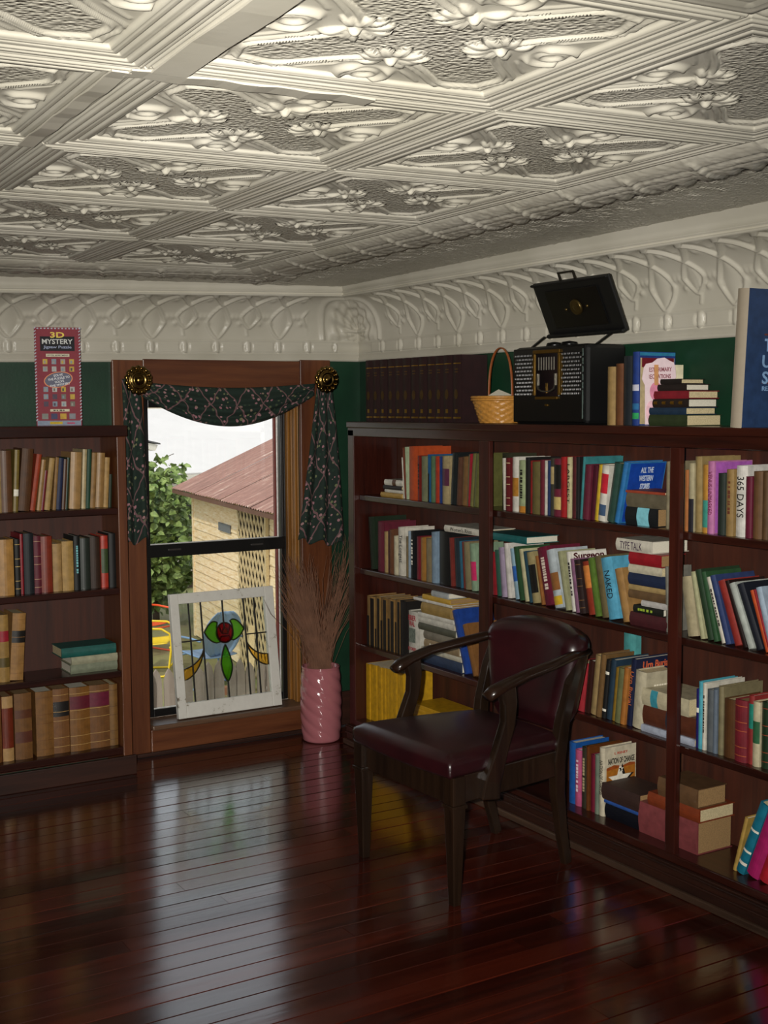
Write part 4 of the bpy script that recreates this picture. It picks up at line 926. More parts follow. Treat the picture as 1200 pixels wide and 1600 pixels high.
def book(w, h, d, col, opt, M, label, group, name='book'):
    soft = opt.get('pb'); t = min(.0024, w*.16) if not soft else .0006
    bulge = min(.006, w*.16) if not soft else .0008
    a = spine_arc(w, bulge); n = len(a); bm = bmesh.new()
    lo = [bm.verts.new((x, y, 0)) for x, y in a]; hi = [bm.verts.new((x, y, h)) for x, y in a]
    for k in range(n-1): bm.faces.new((lo[k], lo[k+1], hi[k+1], hi[k]))
    bl = [bm.verts.new((w, t, 0)), bm.verts.new((0, t, 0))]; bh = [bm.verts.new((w, t, h)), bm.verts.new((0, t, h))]
    bm.faces.new(lo[::-1]+bl[::-1] if False else [*lo, *bl][::-1]); bm.faces.new([*hi, *bh])
    bm.faces.new((bl[0], bl[1], bh[1], bh[0]))
    bbox(bm, 0, t, t*.5, d, 0, h); bbox(bm, w-t, w, t*.5, d, 0, h)
    b = bmobj(name, bm, cover_mat(col)); b.matrix_world = M
    tag(b, label, 'magazine' if soft else 'book', group)
    e = .0004 if soft else .004
    pgm = {2: M_PAPER, 3: M_WHITEPAPER}.get(opt.get('pg'))
    boxobj('pages', t+.0002, w-t-.0002, t, d-e, e, h-e, pgm if pgm else M_WHITEPAPER if soft or (hash_(col) % 3 == 0 and not opt.get('pg')) else M_OLDPAPER if opt.get('pg') or hash_(col) % 3 == 1 else M_PAPER, b)
    if opt.get('strip'):
        spine_patch('spine_label', w*.44, 0, 0, h*.97, plain('16100C', .6), b, bulge+.001).location.x = w*.52
        spine_patch('spine_label', w*.3, 0, .0, h*(.25+.5*random.random()), plain('1A120E', .6), b, bulge+.0016).location.x = w*.1
    for (z0, z1, c) in opt.get('lab', []): spine_patch('spine_label', w, bulge, h*z0, h*z1, plain(c, .5), b)
    if 'bands' in opt:
        for z in (.1, .24, .5, .64, .9): spine_patch('spine_band', w, bulge+.0012, h*z, h*z+.0022, plain(opt['bands'], .5), b)
    def spine_M(zc, xc=None): return frame((w/2 if xc is None else xc, -bulge-.0008, zc), (0, 0, -1), (1, 0, 0), (0, -1, 0))
    if 'T' in opt:
        s, c, fr = opt['T']; L = h*min(.85, .2+.6*fr); z = h*.56
        text('spine_title', s, w, plain(c, .5), spine_M(z), b, fit=(L, min(w*.62, L*.28)), bold=.0)
    if 'X' in opt and 'T' not in opt:
        bm = bmesh.new(); z = h*.82; R = random.Random(int(col, 16)+int(w*1e5))
        while z > h*.3:
            L = R.uniform(.004, .011); bbox(bm, w*.34, w*.66, -bulge-.0011, -bulge-.0004, z-L, z); z -= L+R.choice((.0025, .0025, .008))
        bmobj('spine_lettering', bm, plain(opt['X'], .5), b)
    # printed fronts (the board that faces the photographer)
    def front(name, body, c, y, z, fit, **k): return text(name, body, .02, plain(c, .5), frame((w+.0005, y, z), (0, 1, 0), (0, 0, 1), (1, 0, 0)), b, fit=fit, **k)
    if opt.get('W'):
        boxobj('front_panel', w, w+.0006, .012, d-.004, .004, h-.004, plain('16419C', .4), b)
        for k, (s, L) in enumerate((('ALL THE', .055), ('WESTERN', .06), ('STORIES', .042))): front('title_line', s, 'C8D4E4', d*.52, h*(.87-.135*k), (L, .019)).location.x = w+.0009
    if opt.get('S'): boxobj('front_panel', w, w+.0002, .004, d-.003, h*.80, h-.003, plain('E6E1D6', .4), b); front('front_title', 'Surgeon', '4A1620', d*.50, h*.90, (d*.86, .030), bold=.035, extrude=.0001).location.x = w+.0003
    if opt.get('U'): front('front_title', 'Urn Burial', 'D0603A', d*.54, h*.90, (d*.72, .026))
    if opt.get('M'):
        for k in range(2):
            bm = bmesh.new()
            for q in range(7): bbox(bm, w, w+.0005, .035+q*.011, .043+q*.011, h*.74-.018*k, h*.74-.018*k+.006)
            bmobj('front_lettering', bm, plain('E8E0CC', .5), b)
    if opt.get('P'): boxobj('front_panel', w, w+.0005, .006, d-.003, .003, h-.003, plain('A85CB0', .45), b)
    if opt.get('N'):
        front('front_author', 'L RENEY', 'B03A22', d*.52, h*.90, (d*.42, .008)); front('front_title', 'NATION OF CHANGE', '1A1712', d*.53, h*.79, (d*.84, .020))
        pyobj('front_picture', [(w+.0004, .008, h*.70), (w+.0004, d*.3, h*.73), (w+.0004, d*.55, h*.70), (w+.0004, d*.8, h*.735), (w+.0004, d-.004, h*.72), (w+.0004, d-.004, .01), (w+.0004, .008, .01)], [tuple(range(7))[::-1]], plain('9A4A1A', .5), b)
        pyobj('front_picture', [(w+.0007, .008, h*.66), (w+.0007, d*.5, h*.68), (w+.0007, d-.004, h*.69), (w+.0007, d-.004, h*.2), (w+.0007, .008, h*.2)], [tuple(range(5))[::-1]], plain('A8681E', .5), b)
        def star(nm, cy, cz, r, c, off):
            P = [(w+off, cy+r*(1 if q % 2 == 0 else .4)*math.sin(q*PI/5), cz+r*(1 if q % 2 == 0 else .4)*math.cos(q*PI/5)) for q in range(10)]
            pyobj(nm, P+[(w+off, cy, cz)], [(q, (q+1) % 10, 10) for q in range(10)], plain(c, .5), b)
        star('front_star', d*.56, h*.50, .056, '1A1512', .0009); star('front_star', d*.48, h*.50, .054, 'E8E2D2', .0012); star('front_star', d*.52, h*.655, .012, 'E8E2D2', .0012)
    if opt.get('RB'):
        for k, (s, z, L) in enumerate((('BBER', .86, .7), ('RAL', .74, .5), ('STORIES', .2, .75))):
            text('spine_title', s, .02, plain('A01A2E', .5), frame((w*.45, -bulge-.001, h*z), (1, 0, 0), (0, 0, 1), (0, -1, 0)), b, fit=(w*L, .022 if k < 2 else .014))
        boxobj('spine_picture', w*.15, w*.75, -bulge-.0012, -bulge-.0004, h*.34, h*.64, plain('6A746A', .5, var=.6, scale=120), b)
    return b
count = {}
for side, shelf, bay, kind, items in ROWS:
    place = (['', 'top shelf', 'second shelf', 'third shelf', 'bottom shelf'][shelf]+', '+(['', 'left bay', 'middle bay', 'right bay'][bay]+' of right bookcase' if side == 'R' else 'left bookcase'))
    gname = 'books on '+place.replace(',', ' of') if side == 'L' else 'books on '+place.replace(',', ' in')
    zsh = {'R': (0, 1.115, .790, .452, .115), 'L': (0, 1.098, .772, .432, .115)}[side][shelf]
    for q, it in enumerate(items):
        opt = it[6] if len(it) > 6 else {}
        noun = 'magazine' if opt.get('pb') else 'book'; dsc = it[5].replace(' magazine', '')
        d0 = .150 if side == 'R' else .135; sp = .085+opt.get('rec', 0)+random.uniform(-.004, .006)
        B = ROT_R if side == 'R' else Matrix()
        if kind == 'up':
            s0, w, h, lean = it[:4]; k = count[(side, shelf, bay)] = count.get((side, shelf, bay), 0)+1
            d = min(opt.get('d', min(d0, h*.74)), .252-sp if side == 'R' else .145); a = math.radians(lean); Rl = Matrix.Rotation(a, 4, 'Y')
            org = Vector((s0, 0, zsh+.0004))
            if lean > 0: org = Vector((s0+w/math.cos(a), 0, zsh+.0004))-Rl @ Vector((w, 0, 0))
            T = B @ Matrix.Translation((org.x, 0, org.z)) @ Rl
            lab = '%s %s, %s from left, %s' % (dsc, noun, ORD[k-1], place)
        else:
            s0, L, w, z = it[:4]; h = L; d = min(opt.get('d', min(d0, L*.74)), .252-sp if side == 'R' else .14)
            T = B @ Matrix.Translation((s0+L, 0, z+.0004)) @ Matrix.Rotation(-PI/2, 4, 'Y')
            if opt.get('rot'): T = B @ Matrix.Translation((s0+L, 0, z+.002)) @ Matrix.Rotation(-PI/2, 4, 'Y')
            lab = '%s %s, lying %s from bottom, %s' % (dsc, noun, ORD[q], place)
        yo = sp if side == 'R' else -.185+random.uniform(-.004, .006)
        M = (Matrix.Translation((yo, 0, 0)) if side == 'R' else Matrix.Translation((0, yo, 0))) @ T
        book(w, h, d, it[4], opt, M, lab, gname)

# ------------------------------------------------------------------ on top of the right bookcase
ZT = 1.4354
edges = [571.7, 580, 590.7, 600.8, 612.5, 624.3, 636, 648, 660.5, 674.7, 688, 701.3, 715.5]
s_ed = np.interp(edges, [571, 716], [.339, 1.054]); s_ed = [.345+(1.075-.345)*k/12 for k in range(13)]
M_SET = '2A1012'
for k in range(12):
    w = s_ed[k+1]-s_ed[k]-.001; h = .264
    M = Matrix.Translation((.100+random.uniform(-.002, .002), -s_ed[k], ZT)) @ ROT_R
    b = book(w, h, .122, M_SET, {}, M, 'dark maroon encyclopedia volume, %s from left on top of right bookcase' % ORD[k], 'encyclopedia set on the right bookcase', 'encyclopedia_volume')
    for z0, z1 in ((.865, .880), (.06, .085)): spine_patch('gold_band', w*.9, .006, h*z0, h*z1, M_GOLD, b, .0016).location.x = w*.05
    spine_patch('gold_band', w*.5, .004, h*.14, h*.20, M_GOLD, b, .003).location.x = w*.25
    bm = bmesh.new(); bmesh.ops.create_uvsphere(bm, u_segments=10, v_segments=6, radius=1, matrix=Matrix.Translation((w/2, -.0062, h*.42)) @ Matrix.Diagonal((w*.22, .0012, .020, 1))); bmobj('gold_medallion', bm, plain('5A4422', .45, .6), b)
    for z in (.78, .74): spine_patch('title_line', w*.6, .005, h*z, h*z+.004, plain('6A5028', .45, .6), b, .0022).location.x = w*.2
# woven basket with a tall hoop handle
bk = empty('basket', (.125, -1.295, ZT)); tag(bk, 'small tan woven basket with tall hoop handle beside the encyclopedias', 'basket')
M_WICK = plain('B8813A', .4, var=.3, scale=120)
def weave(r, z, a): return r+.0022*math.sin(14*a+PI*int(z/.011+.5))
bm = bmesh.new(); pr = [(.002, .001), (.078, .001)]+[(.078+.030*k/30, .002+.093*k/30) for k in range(31)]+[(.100, .095), (.072, .008), (.002, .006)]
lathe(bm, pr, 84, fn=lambda r, z, a: r if r > .109 or r < .05 else weave(r, z, a)); bmobj('basket_body', bm, M_WICK, bk, True)
bm = bmesh.new()
for zz in (.088, .097):
    ring = [(.108*math.cos(2*PI*k/40), .108*math.sin(2*PI*k/40), zz) for k in range(41)]; sweep(bm, ring, .010, .010, (0, 0, 1), 6)
bmobj('basket_rim', bm, M_WICK, bk, True)
bm = bmesh.new(); sweep(bm, [(.0, -.086*math.sin(2*PI*(k/40-.5)*.5)*1.0 if False else .082*math.cos(PI*k/24)*(1-.12*(1-math.sin(PI*k/24))), .05+.23*math.sin(PI*k/24)**.75) for k in range(25)], .012, .005, (1, 0, 0), 6); bmobj('hoop_handle', bm, plain('8A4A22', .45), bk, True)
pp = boxobj('paper_slip', -.03, .03, -.055, .055, 0, .001, M_WHITEPAPER); pp.matrix_world = Matrix.Translation((.115, -1.31, ZT+.098)) @ Matrix.Rotation(.25, 4, 'X') @ Matrix.Rotation(-.5, 4, 'Y')
tag(pp, 'folded white paper slip inside the woven basket', 'paper')

# black portable radio with its lid lifted
rd = empty('portable_radio', (.07, -1.64, ZT), -PI/2); tag(rd, 'black portable radio with raised lid and gilt dial', 'radio')   # local x to the right, y towards the wall
M_RAD = plain('060606', .3, var=.2, scale=200); M_RAD2 = plain('080809', .5, var=.3, scale=300); M_CHROME = plain('7A7468', .35, .9, var=.05); M_GILT = plain('7A5C26', .38, .9, var=.1)
boxobj('radio_case', -.20, .20, .008, .185, 0, .272, M_RAD2, rd, .014)
boxobj('front_panel', -.195, .195, 0, .010, .006, .266, M_RAD, rd, .004)
bm = bmesh.new()
for cx in (-.13, .13):
    for k in range(11):
        z = .105+k*.0135
        for q in range(6): x = cx-.055+q*.019+(.009 if k % 2 else 0); sweep(bm, [(x, -.001, z), (x+.013, -.005, z)], .006, .006, (0, 0, 1))
g_ = bmobj('speaker_grille', bm, plain('0A0A0B', .22), rd); g_['kind'] = 'stuff'
bm = bmesh.new()
for (x0, x1, z0, z1) in ((-.073, -.064, .10, .245), (.064, .073, .10, .245), (-.073, .073, .245, .258), (-.06, .06, .086, .096)): bbox(bm, x0, x1, -.008, 0, z0, z1)
bmobj('dial_frame', bm, M_GILT, rd, bevel=.002)
boxobj('dial_glass', -.064, .064, -.003, 0, .096, .245, plain('0A0A0C', .12), rd)
bm = bmesh.new(); sweep(bm, [(-.048, -.005, .175), (-.048, -.005, .135), (-.042, -.005, .122), (-.025, -.005, .115), (0, -.005, .113), (.025, -.005, .115), (.042, -.005, .122), (.048, -.005, .135), (.048, -.005, .175)], .006, .004, (0, -1, 0)); bmobj('dial_arch', bm, M_CHROME, rd)
boxobj('dial_needle', -.002, .002, -.007, -.004, .108, .142, M_GILT, rd)
bm = bmesh.new()
for k in range(7): bbox(bm, -.045+k*.014, -.041+k*.014, -.0045, -.003, .188, .232)
bmobj('dial_scale', bm, plain('7A756A', .4), rd)
boxobj('latch_button', -.008, .008, -.006, 0, .062, .070, M_GILT, rd, .002)
boxobj('corner_strip', .186, .190, -.002, .004, .02, .255, plain('6A7A74', .2, .8), rd)
for x in (-.035, .045):
    bm = bmesh.new(); lathe(bm, [(.001, 0), (.028, 0), (.030, .006), (.026, .014), (.001, .018)], 24); o = bmobj('tuning_knob', bm, M_RAD, rd, True); o.location = (x, .06, .270)
LM = frame((.172, .03, .303), (1, 0, 0), (0, -.42, .907), (0, -.907, -.42))          # lid leans out over the front; its inside faces the room
bm = bmesh.new(); lid = [(-.195, 0), (.195, 0), (.195, .195), (-.195, .195)]
for (x0, x1, y0, y1, z0, z1) in ((-.195, .195, 0, .195, -.014, 0), (-.195, .195, 0, .012, 0, .016), (-.195, .195, .187, .195, 0, .012)): bbox(bm, x0, x1, y0, y1, z0, z1)
o = bmobj('lid', bm, M_RAD2, rd, bevel=.006); o.matrix_local = LM; LID = o
o = boxobj('lid_pocket', -.14, .13, .03, .165, 0, .004, M_RAD, LID, .003)
bm = bmesh.new(); lathe(bm, [(.001, .006), (.012, .007), (.016, .005), (.024, .009), (.027, .006), (.028, 0)], 28); o = bmobj('lid_emblem', bm, plain('5A4A26', .35, .8), LID, True); o.location = (.0, .10, .003)
for x, y_ in ((-.055, .095), (.055, .10)):
    bm = bmesh.new(); bmesh.ops.create_uvsphere(bm, u_segments=10, v_segments=6, radius=.006); o = bmobj('lid_stud', bm, plain('5A4A26', .35, .8), LID, True); o.location = (x, y_, .004)
bm = bmesh.new(); sweep(bm, [(-.045, .192, -.004), (-.045, .222, -.004), (.03, .222, -.004), (.03, .192, -.004)], .006, .005, (0, 0, 1)); bmobj('lid_handle', bm, plain('2A2620', .35, .5), LID)
for x in (-.12, .235):
    bm = bmesh.new(); sweep(bm, [(x-.06, .06, .265), (x+.06, .035, .305)], .010, .004, (0, 1, 0)); bmobj('hinge_arm', bm, plain('4A4A46', .3, .8), rd)

# books and the pamphlet next to the radio
def topbook(s0, w, h, d, col, desc, opt=None, x=.09): return book(w, h, d, col, opt or {}, Matrix.Translation((x, -s0, ZT)) @ ROT_R, desc, 'books standing beside the radio')
topbook(1.931, .038, .190, .135, 'A88A58', 'tan cloth book standing directly right of the black radio')
topbook(1.971, .035, .199, .135, '6E4222', 'brown cloth book, second from the black radio')
topbook(2.008, .040, .222, .140, '23282E', 'dark slate book between the brown and the blue ones')
tb = topbook(2.050, .030, .234, .155, '1F3F8A', 'tall blue book with a picture cover behind pink pamphlet')
boxobj('front_panel', .030, .0306, .004, .150, .004, .215, plain('B8A882', .5), tb); boxobj('front_panel', .030, .0309, .010, .148, .185, .215, plain('6A1422', .5), tb)
boxobj('front_panel', .030, .0309, .002, .154, .222, .232, plain('2A7AA0', .4), tb)
for k, (z, c) in enumerate(((.02, '2E9A5A'), (.05, '2A6A9A'), (.11, 'C8C8D8'))): spine_patch('spine_label', .03, .0048, z, z+.02, plain(c, .5), tb)
# cut-out pink pamphlet leaning on the blue book
out = [(-.056, -.105), (-.056, .02), (-.066, .04), (-.060, .075), (-.052, .088), (-.03, .092), (-.012, .105), (.012, .108), (.03, .098), (.045, .092), (.05, .075), (.052, .045), (.040, .03), (.018, .028), (.006, .01), (.010, -.02), (-.005, -.05), (.004, -.08), (-.01, -.105)]
n = len(out); vs = [(x, 0, z) for x, z in out]+[(x, .0012, z) for x, z in out]
pam = pyobj('pamphlet', vs, [tuple(range(n)), tuple(range(2*n-1, n-1, -1))]+[(k, k+n, (k+1) % n+n, (k+1) % n) for k in range(n)], plain('DCC6CC', .6, var=.1))
tag(pam, 'cut-out pink pamphlet of recitations leaning on the blue book', 'pamphlet')
ang = math.radians(-18)
pam.matrix_world = Matrix.Translation((.158, -2.108, ZT+.1075)) @ Matrix.Rotation(ang, 4, 'Z') @ Matrix.Rotation(math.radians(-2), 4, 'X')
for k, (s, z, L) in enumerate((('BEST PRIMARY', .070, .085), ('RECITATIONS', .048, .078))): text('title_line', s, .02, plain('8A4A56', .5), frame((-.006, -.0006, z), (1, 0, .05), (0, 0, 1), (0, -1, 0)), pam, fit=(L, .014))
bm = bmesh.new(); bmesh.ops.create_uvsphere(bm, u_segments=16, v_segments=8, radius=1, matrix=Matrix.Translation((-.018, -.0012, .0)) @ Matrix.Diagonal((.022, .0012, .03, 1))); bmobj('pamphlet_picture', bm, plain('C87A94', .6), pam)
bm = bmesh.new(); bbox(bm, -.024, -.010, -.0022, -.0006, .02, .085); bmobj('pamphlet_picture', bm, plain('C08A58', .6), pam)
bm = bmesh.new(); bmesh.ops.create_uvsphere(bm, u_segments=16, v_segments=8, radius=1, matrix=Matrix.Translation((-.034, -.0012, -.065)) @ Matrix.Diagonal((.020, .0012, .036, 1))); bmobj('pamphlet_picture', bm, plain('E0B4C0', .6), pam)
card = boxobj('card', -.028, .028, 0, .001, 0, .075, plain('CFC8A8', .6)); card.matrix_world = Matrix.Translation((.226, -2.100, ZT+.118)) @ Matrix.Rotation(ang, 4, 'Z'); 
tag(card, 'small cream card tucked behind the pink pamphlet', 'card')
z = ZT
for k, (s0, s1, t, c, desc, dd) in enumerate(((2.134, 2.296, .034, '2E3A1E', 'thick dark green book at the bottom of the small pile', .15), (2.135, 2.292, .022, '25384E', 'blue cloth book, second from bottom of the small pile', .13), (2.150, 2.302, .026, '241812', 'black and gold book, third from bottom of the small pile', .125), (2.155, 2.302, .024, '8A1C2A', 'red book, fourth from bottom of the small pile', .13), (2.170, 2.292, .020, '241A16', 'dark brown book with white page edge near the pile top', .10), (2.182, 2.270, .016, '1E1613', 'small black book on top of the pile', .10))):
    L = s1-s0; M = Matrix.Translation((.085, -s1, z)) @ ROT_R @ Matrix.Rotation(-PI/2, 4, 'Y')
    b = book(t, L, dd, c, {'pg': (2, 2, 3, 2, 3, 2)[k]}, M, desc, 'small pile of books right of the pamphlet'); z += t+.0005
    if k == 2:
        for q in range(4): spine_patch('gold_medallion', .010, .003, .02+q*.036, .036+q*.036, plain('8A6420', .4, .7), b, .004).location.x = .009
# big blue album standing spine out at the frame edge
ab = book(.042, .392, .235, '27406A', {'big': 1}, Matrix.Translation((.026, -2.528, ZT)) @ ROT_R @ Matrix.Rotation(math.radians(3.0), 4, 'Y'), 'large blue album with cream spine standing beyond the small pile', None, 'album')
spine_patch('spine_cover', .042, .006, .0, .392, plain('9A8E7C', .55, var=.05), ab)
for k, (s, L) in enumerate((('TR', .056), ('US', .066), ('ST', .060))): text('title_line', s, .05, plain('7FA0C8', .5), frame((.0428, .100, .235-.046*k), (0, 1, 0), (0, 0, 1), (1, 0, 0)), ab, fit=(L, .036))
text('title_line', 'READ', .02, plain('7FA0C8', .5), frame((.0428, .100, .112), (0, 1, 0), (0, 0, 1), (1, 0, 0)), ab, fit=(.056, .013))
for z in (.262, .126): boxobj('title_rule', .042, .0428, .070, .15, z, z+.005, plain('5A2A26', .5), ab)

# ------------------------------------------------------------------ puzzle box on the left bookcase
pz = empty('puzzle_box', (-1.200, -.150, 1.4305), math.radians(-15)); tag(pz, 'tall red puzzle box standing on the left bookcase', 'box')
W, Hh = .088, .388
boxobj('carton', -W, W, 0, .055, 0, Hh, plain('8A3440', .75, var=.1), pz, .002)
def face(nm, x0, x1, z0, z1, c, off=.0006, rough=.75): return boxobj(nm, x0, x1, -off, 0, z0, z1, plain(c, rough), pz)
def ptext(s, x, z, fit, c, off=.0016, rot=0, nm='printed_words'): return text(nm, s, .02, plain(c, .5), frame((x, -off, z), (math.cos(rot), 0, math.sin(rot)), (-math.sin(rot), 0, math.cos(rot)), (0, -1, 0)), pz, fit=fit)
bm = bmesh.new()
for k in range(30):
    zz = .02+k*.0125
    for x in (-W+.003, W-.003): sweep(bm, [(x-.003, -.0008, zz), (x+.003, -.0008, zz+.006)], .004, .001, (0, 0, 1))
for k in range(13): x = -W+.010+k*.0135; bbox(bm, x, x+.007, -.0011, -.0003, Hh-.007, Hh-.002)
bmobj('patterned_border', bm, plain('A8AAB8', .5), pz)
face('title_panel', -.066, .066, .295, .352, '14121A')
ptext('3D', .0, .358, (.054, .022), 'E8C81E'); ptext('MYSTERY', .0, .332, (.118, .020), 'C8C8C4'); ptext('Jigsaw Puzzle', .0, .309, (.108, .014), '8A94B4')
face('caption_strip', -.045, .045, .272, .284, 'D8CFB4'); ptext('HOTEL APARTMENT', .0, .278, (.08, .006), '2A2622')
tones = ['7A766A', 'B8B8B4', '4A5A4A', 'C8A848', '8A9AA8', '5A4A5A', 'A8A098']
R = random.Random(11)
for zz in (.243, .214, .134, .105, .076):
    for q in range(4): face('picture_square', -.058+q*.034, -.040+q*.034, zz, zz+.020, R.choice(tones)); face('picture_square', -.054+q*.034, -.047+q*.034, zz+.003, zz+.014, R.choice(tones), .0012)
bm = bmesh.new(); bmesh.ops.create_circle(bm, cap_ends=True, segments=32, radius=1, matrix=Matrix.Translation((0, -.0014, .182)) @ Matrix.Rotation(-.16, 4, 'Y') @ Matrix.Rotation(PI/2, 4, 'X') @ Matrix.Diagonal((.056, .031, 1, 1))); bmobj('oval_rim', bm, plain('D8762A', .5), pz)
bm = bmesh.new(); bmesh.ops.create_circle(bm, cap_ends=True, segments=32, radius=1, matrix=Matrix.Translation((0, -.0018, .182)) @ Matrix.Rotation(-.16, 4, 'Y') @ Matrix.Rotation(PI/2, 4, 'X') @ Matrix.Diagonal((.052, .028, 1, 1))); bmobj('oval_badge', bm, plain('232850', .5), pz)
for k, (s, L) in enumerate((('SOLVE', .036), ('THE PUZZLE TO', .084), ('SOLVE', .036), ('THE MYSTERY', .080))): ptext(s, .002*k, .200-.0125*k, (L, .009), 'D8D8DC', .0024, .16)
face('caption_strip', -.034, .040, .056, .066, 'D8CFB4'); [face('caption_marks', -.022+q*.012, -.022+q*.012+(.009, .006, .010, .007)[q % 4], .059, .063, '2A2622', .0012) for q in range(4)]
for q, c in enumerate(('8A8A84', '4A4A6A', 'C8A040', '8A8A90')): face('picture_square', -.066+q*.035, -.042+q*.035, .026, .048, c)
face('street_picture', -W+.004, W-.004, .001, .020, '8A94A8'); face('street_picture', -.036, .012, .006, .016, 'C8A82A', .0012); face('street_picture', .03, .06, .007, .013, 'B84A6A', .0012)

# ------------------------------------------------------------------ curtains
def m_fabric():
    t = NT('dark_floral_trellis_cloth'); tc = t.n('ShaderNodeTexCoord'); uv = tc.outputs['UV']
    nz = t.n('ShaderNodeTexNoise'); nz.inputs['Scale'].default_value = 14; t.l(uv, nz.inputs['Vector'])
    sub = t.n('ShaderNodeVectorMath', operation='SCALE'); sub.inputs['Scale'].default_value = .035; t.l(nz.outputs['Color'], sub.inputs[0])
    ad = t.n('ShaderNodeVectorMath', operation='ADD'); t.l(uv, ad.inputs[0]); t.l(sub.outputs[0], ad.inputs[1])
    sx = t.n('ShaderNodeSeparateXYZ'); t.l(ad.outputs[0], sx.inputs[0])
    def stripe(sgn):
        a = t.n('ShaderNodeMath', operation='MULTIPLY_ADD', i1=sgn*.62); t.l(sx.outputs[1], a.inputs[0]); t.l(sx.outputs[0], a.inputs[2])
        b = t.n('ShaderNodeMath', operation='DIVIDE', i1=.135); t.l(a.outputs[0], b.inputs[0])
        p = t.n('ShaderNodeMath', operation='PINGPONG', i1=.5); t.l(b.outputs[0], p.inputs[0])
        l_ = t.n('ShaderNodeMath', operation='LESS_THAN', i1=.028); t.l(p.outputs[0], l_.inputs[0]); return l_.outputs[0]
    mxr = t.n('ShaderNodeMath', operation='MAXIMUM'); t.l(stripe(1), mxr.inputs[0]); t.l(stripe(-1), mxr.inputs[1])
    vo = t.n('ShaderNodeTexVoronoi'); vo.inputs['Scale'].default_value = 44; t.l(uv, vo.inputs['Vector'])
    lt = t.n('ShaderNodeMath', operation='LESS_THAN', i1=.30); t.l(vo.outputs['Distance'], lt.inputs[0])
    fc = t.ramp(vo.outputs['Color'], [(.25, lin('1B3326')), (.42, lin('6E7450')), (.55, lin('9A6A74')), (.8, lin('967274'))])
    m1 = t.n('ShaderNodeMix', data_type='RGBA'); t.l(lt.outputs[0], m1.inputs[0]); m1.inputs[6].default_value = (*lin('14261E'), 1); t.l(fc, m1.inputs[7])
    m2 = t.n('ShaderNodeMix', data_type='RGBA'); t.l(mxr.outputs[0], m2.inputs[0]); t.l(m1.outputs[2], m2.inputs[6]); m2.inputs[7].default_value = (*lin('6E5052'), 1)
    t.l(m2.outputs[2], t.b.inputs['Base Color']); t.set(Roughness=.85); return t.m
M_FAB = m_fabric()
def cloth(name, label, fx, ns, nt, su, sv):
    S, T = np.meshgrid(np.linspace(0, 1, ns), np.linspace(0, 1, nt), indexing='ij'); X, Y, Z = fx(S, T)
    o = gridobj(name, X, Y, Z, M_FAB, uv=(S*su, T*sv)); md = o.modifiers.new('thickness', 'SOLIDIFY'); md.thickness = .002
    return tag(o, label, 'curtain', None)
def swag(S, T):
    top = 1.605-.022*np.sin(PI*S)+.0*S; bot = 1.548+.004*S-.132*np.sin(PI*S)**.9
    z = top+(bot-top)*T; x = -.820+.818*S
    y = -.062-.030*np.sin(PI*S)*np.sin(PI*T)**.7-.010*np.sin(T*PI*7+S*1.5)*np.sin(PI*S)**.5*(.4+.6*T)-.006*np.sin(S*9+T*3)
    return x, y, z
cloth('curtain_swag', 'dark floral swag draped across the window top', swag, 70, 60, .88, .20)
def tail(x0a, x1a, x0b, x1b, zt, zb0, zb1, ph, npl):
    def f(S, T):
        xa = x0a+(x1a-x0a)*S; xb = x0b+(x1b-x0b)*S; x = xa+(xb-xa)*T**.9
        y = -.052-.018*np.sin(S*PI*npl+ph)*(.35+.65*T)-.012*np.sin(PI*T)
        zb = zb0+(zb1-zb0)*S+.014*np.sin(S*PI*npl*1.0+ph)
        return x, y, zt+(zb-zt)*T
    return f
cloth('curtain_tail', 'narrow floral curtain tail left of the window', tail(-.905, -.826, -.905, -.800, 1.62, .925, .945, .4, 3), 50, 80, .15, .70)
cloth('curtain_tail', 'flared floral curtain tail right of the window', tail(.016, .090, -.092, .150, 1.60, .895, .862, .2, 5), 60, 80, .26, .73)
def rosette(x, z, lab):
    o = empty('rosette_holdback', (x, -.098, z)); tag(o, lab, 'curtain holdback', 'brass rosettes'); m = plain('7E6638', .22, 1, var=.15)
    bm = bmesh.new(); prof = [(.058, .0), (.060, .006), (.052, .014), (.042, .008), (.036, .010), (.032, .018), (.027, .012), (.020, .012), (.016, .022), (.008, .026), (.001, .027)]
    lathe(bm, prof, 112, fn=lambda r, zz, a: r*(1+(.10*abs(math.sin(7*a))-.05 if r > .04 else 0)))
    bmobj('rosette_face', bm, m, o, True).matrix_local = Matrix.Rotation(PI/2, 4, 'X')
    bm = bmesh.new()
    for k in range(14):
        a = 2*PI*k/14; bmesh.ops.create_uvsphere(bm, u_segments=10, v_segments=6, radius=.0085, matrix=Matrix.Translation((.050*math.cos(a), -.010, .050*math.sin(a))))
    bmobj('petal_beads', bm, m, o, True); bm = bmesh.new(); sweep(bm, [(0, 0, 0), (0, .027, 0)], .02, .02, (1, 0, 0), 12); bmobj('post', bm, m, o, True)
rosette(-.850, 1.614, 'round brass rosette at the left end of the swag'); rosette(.038, 1.622, 'round brass rosette at the right end of the swag')

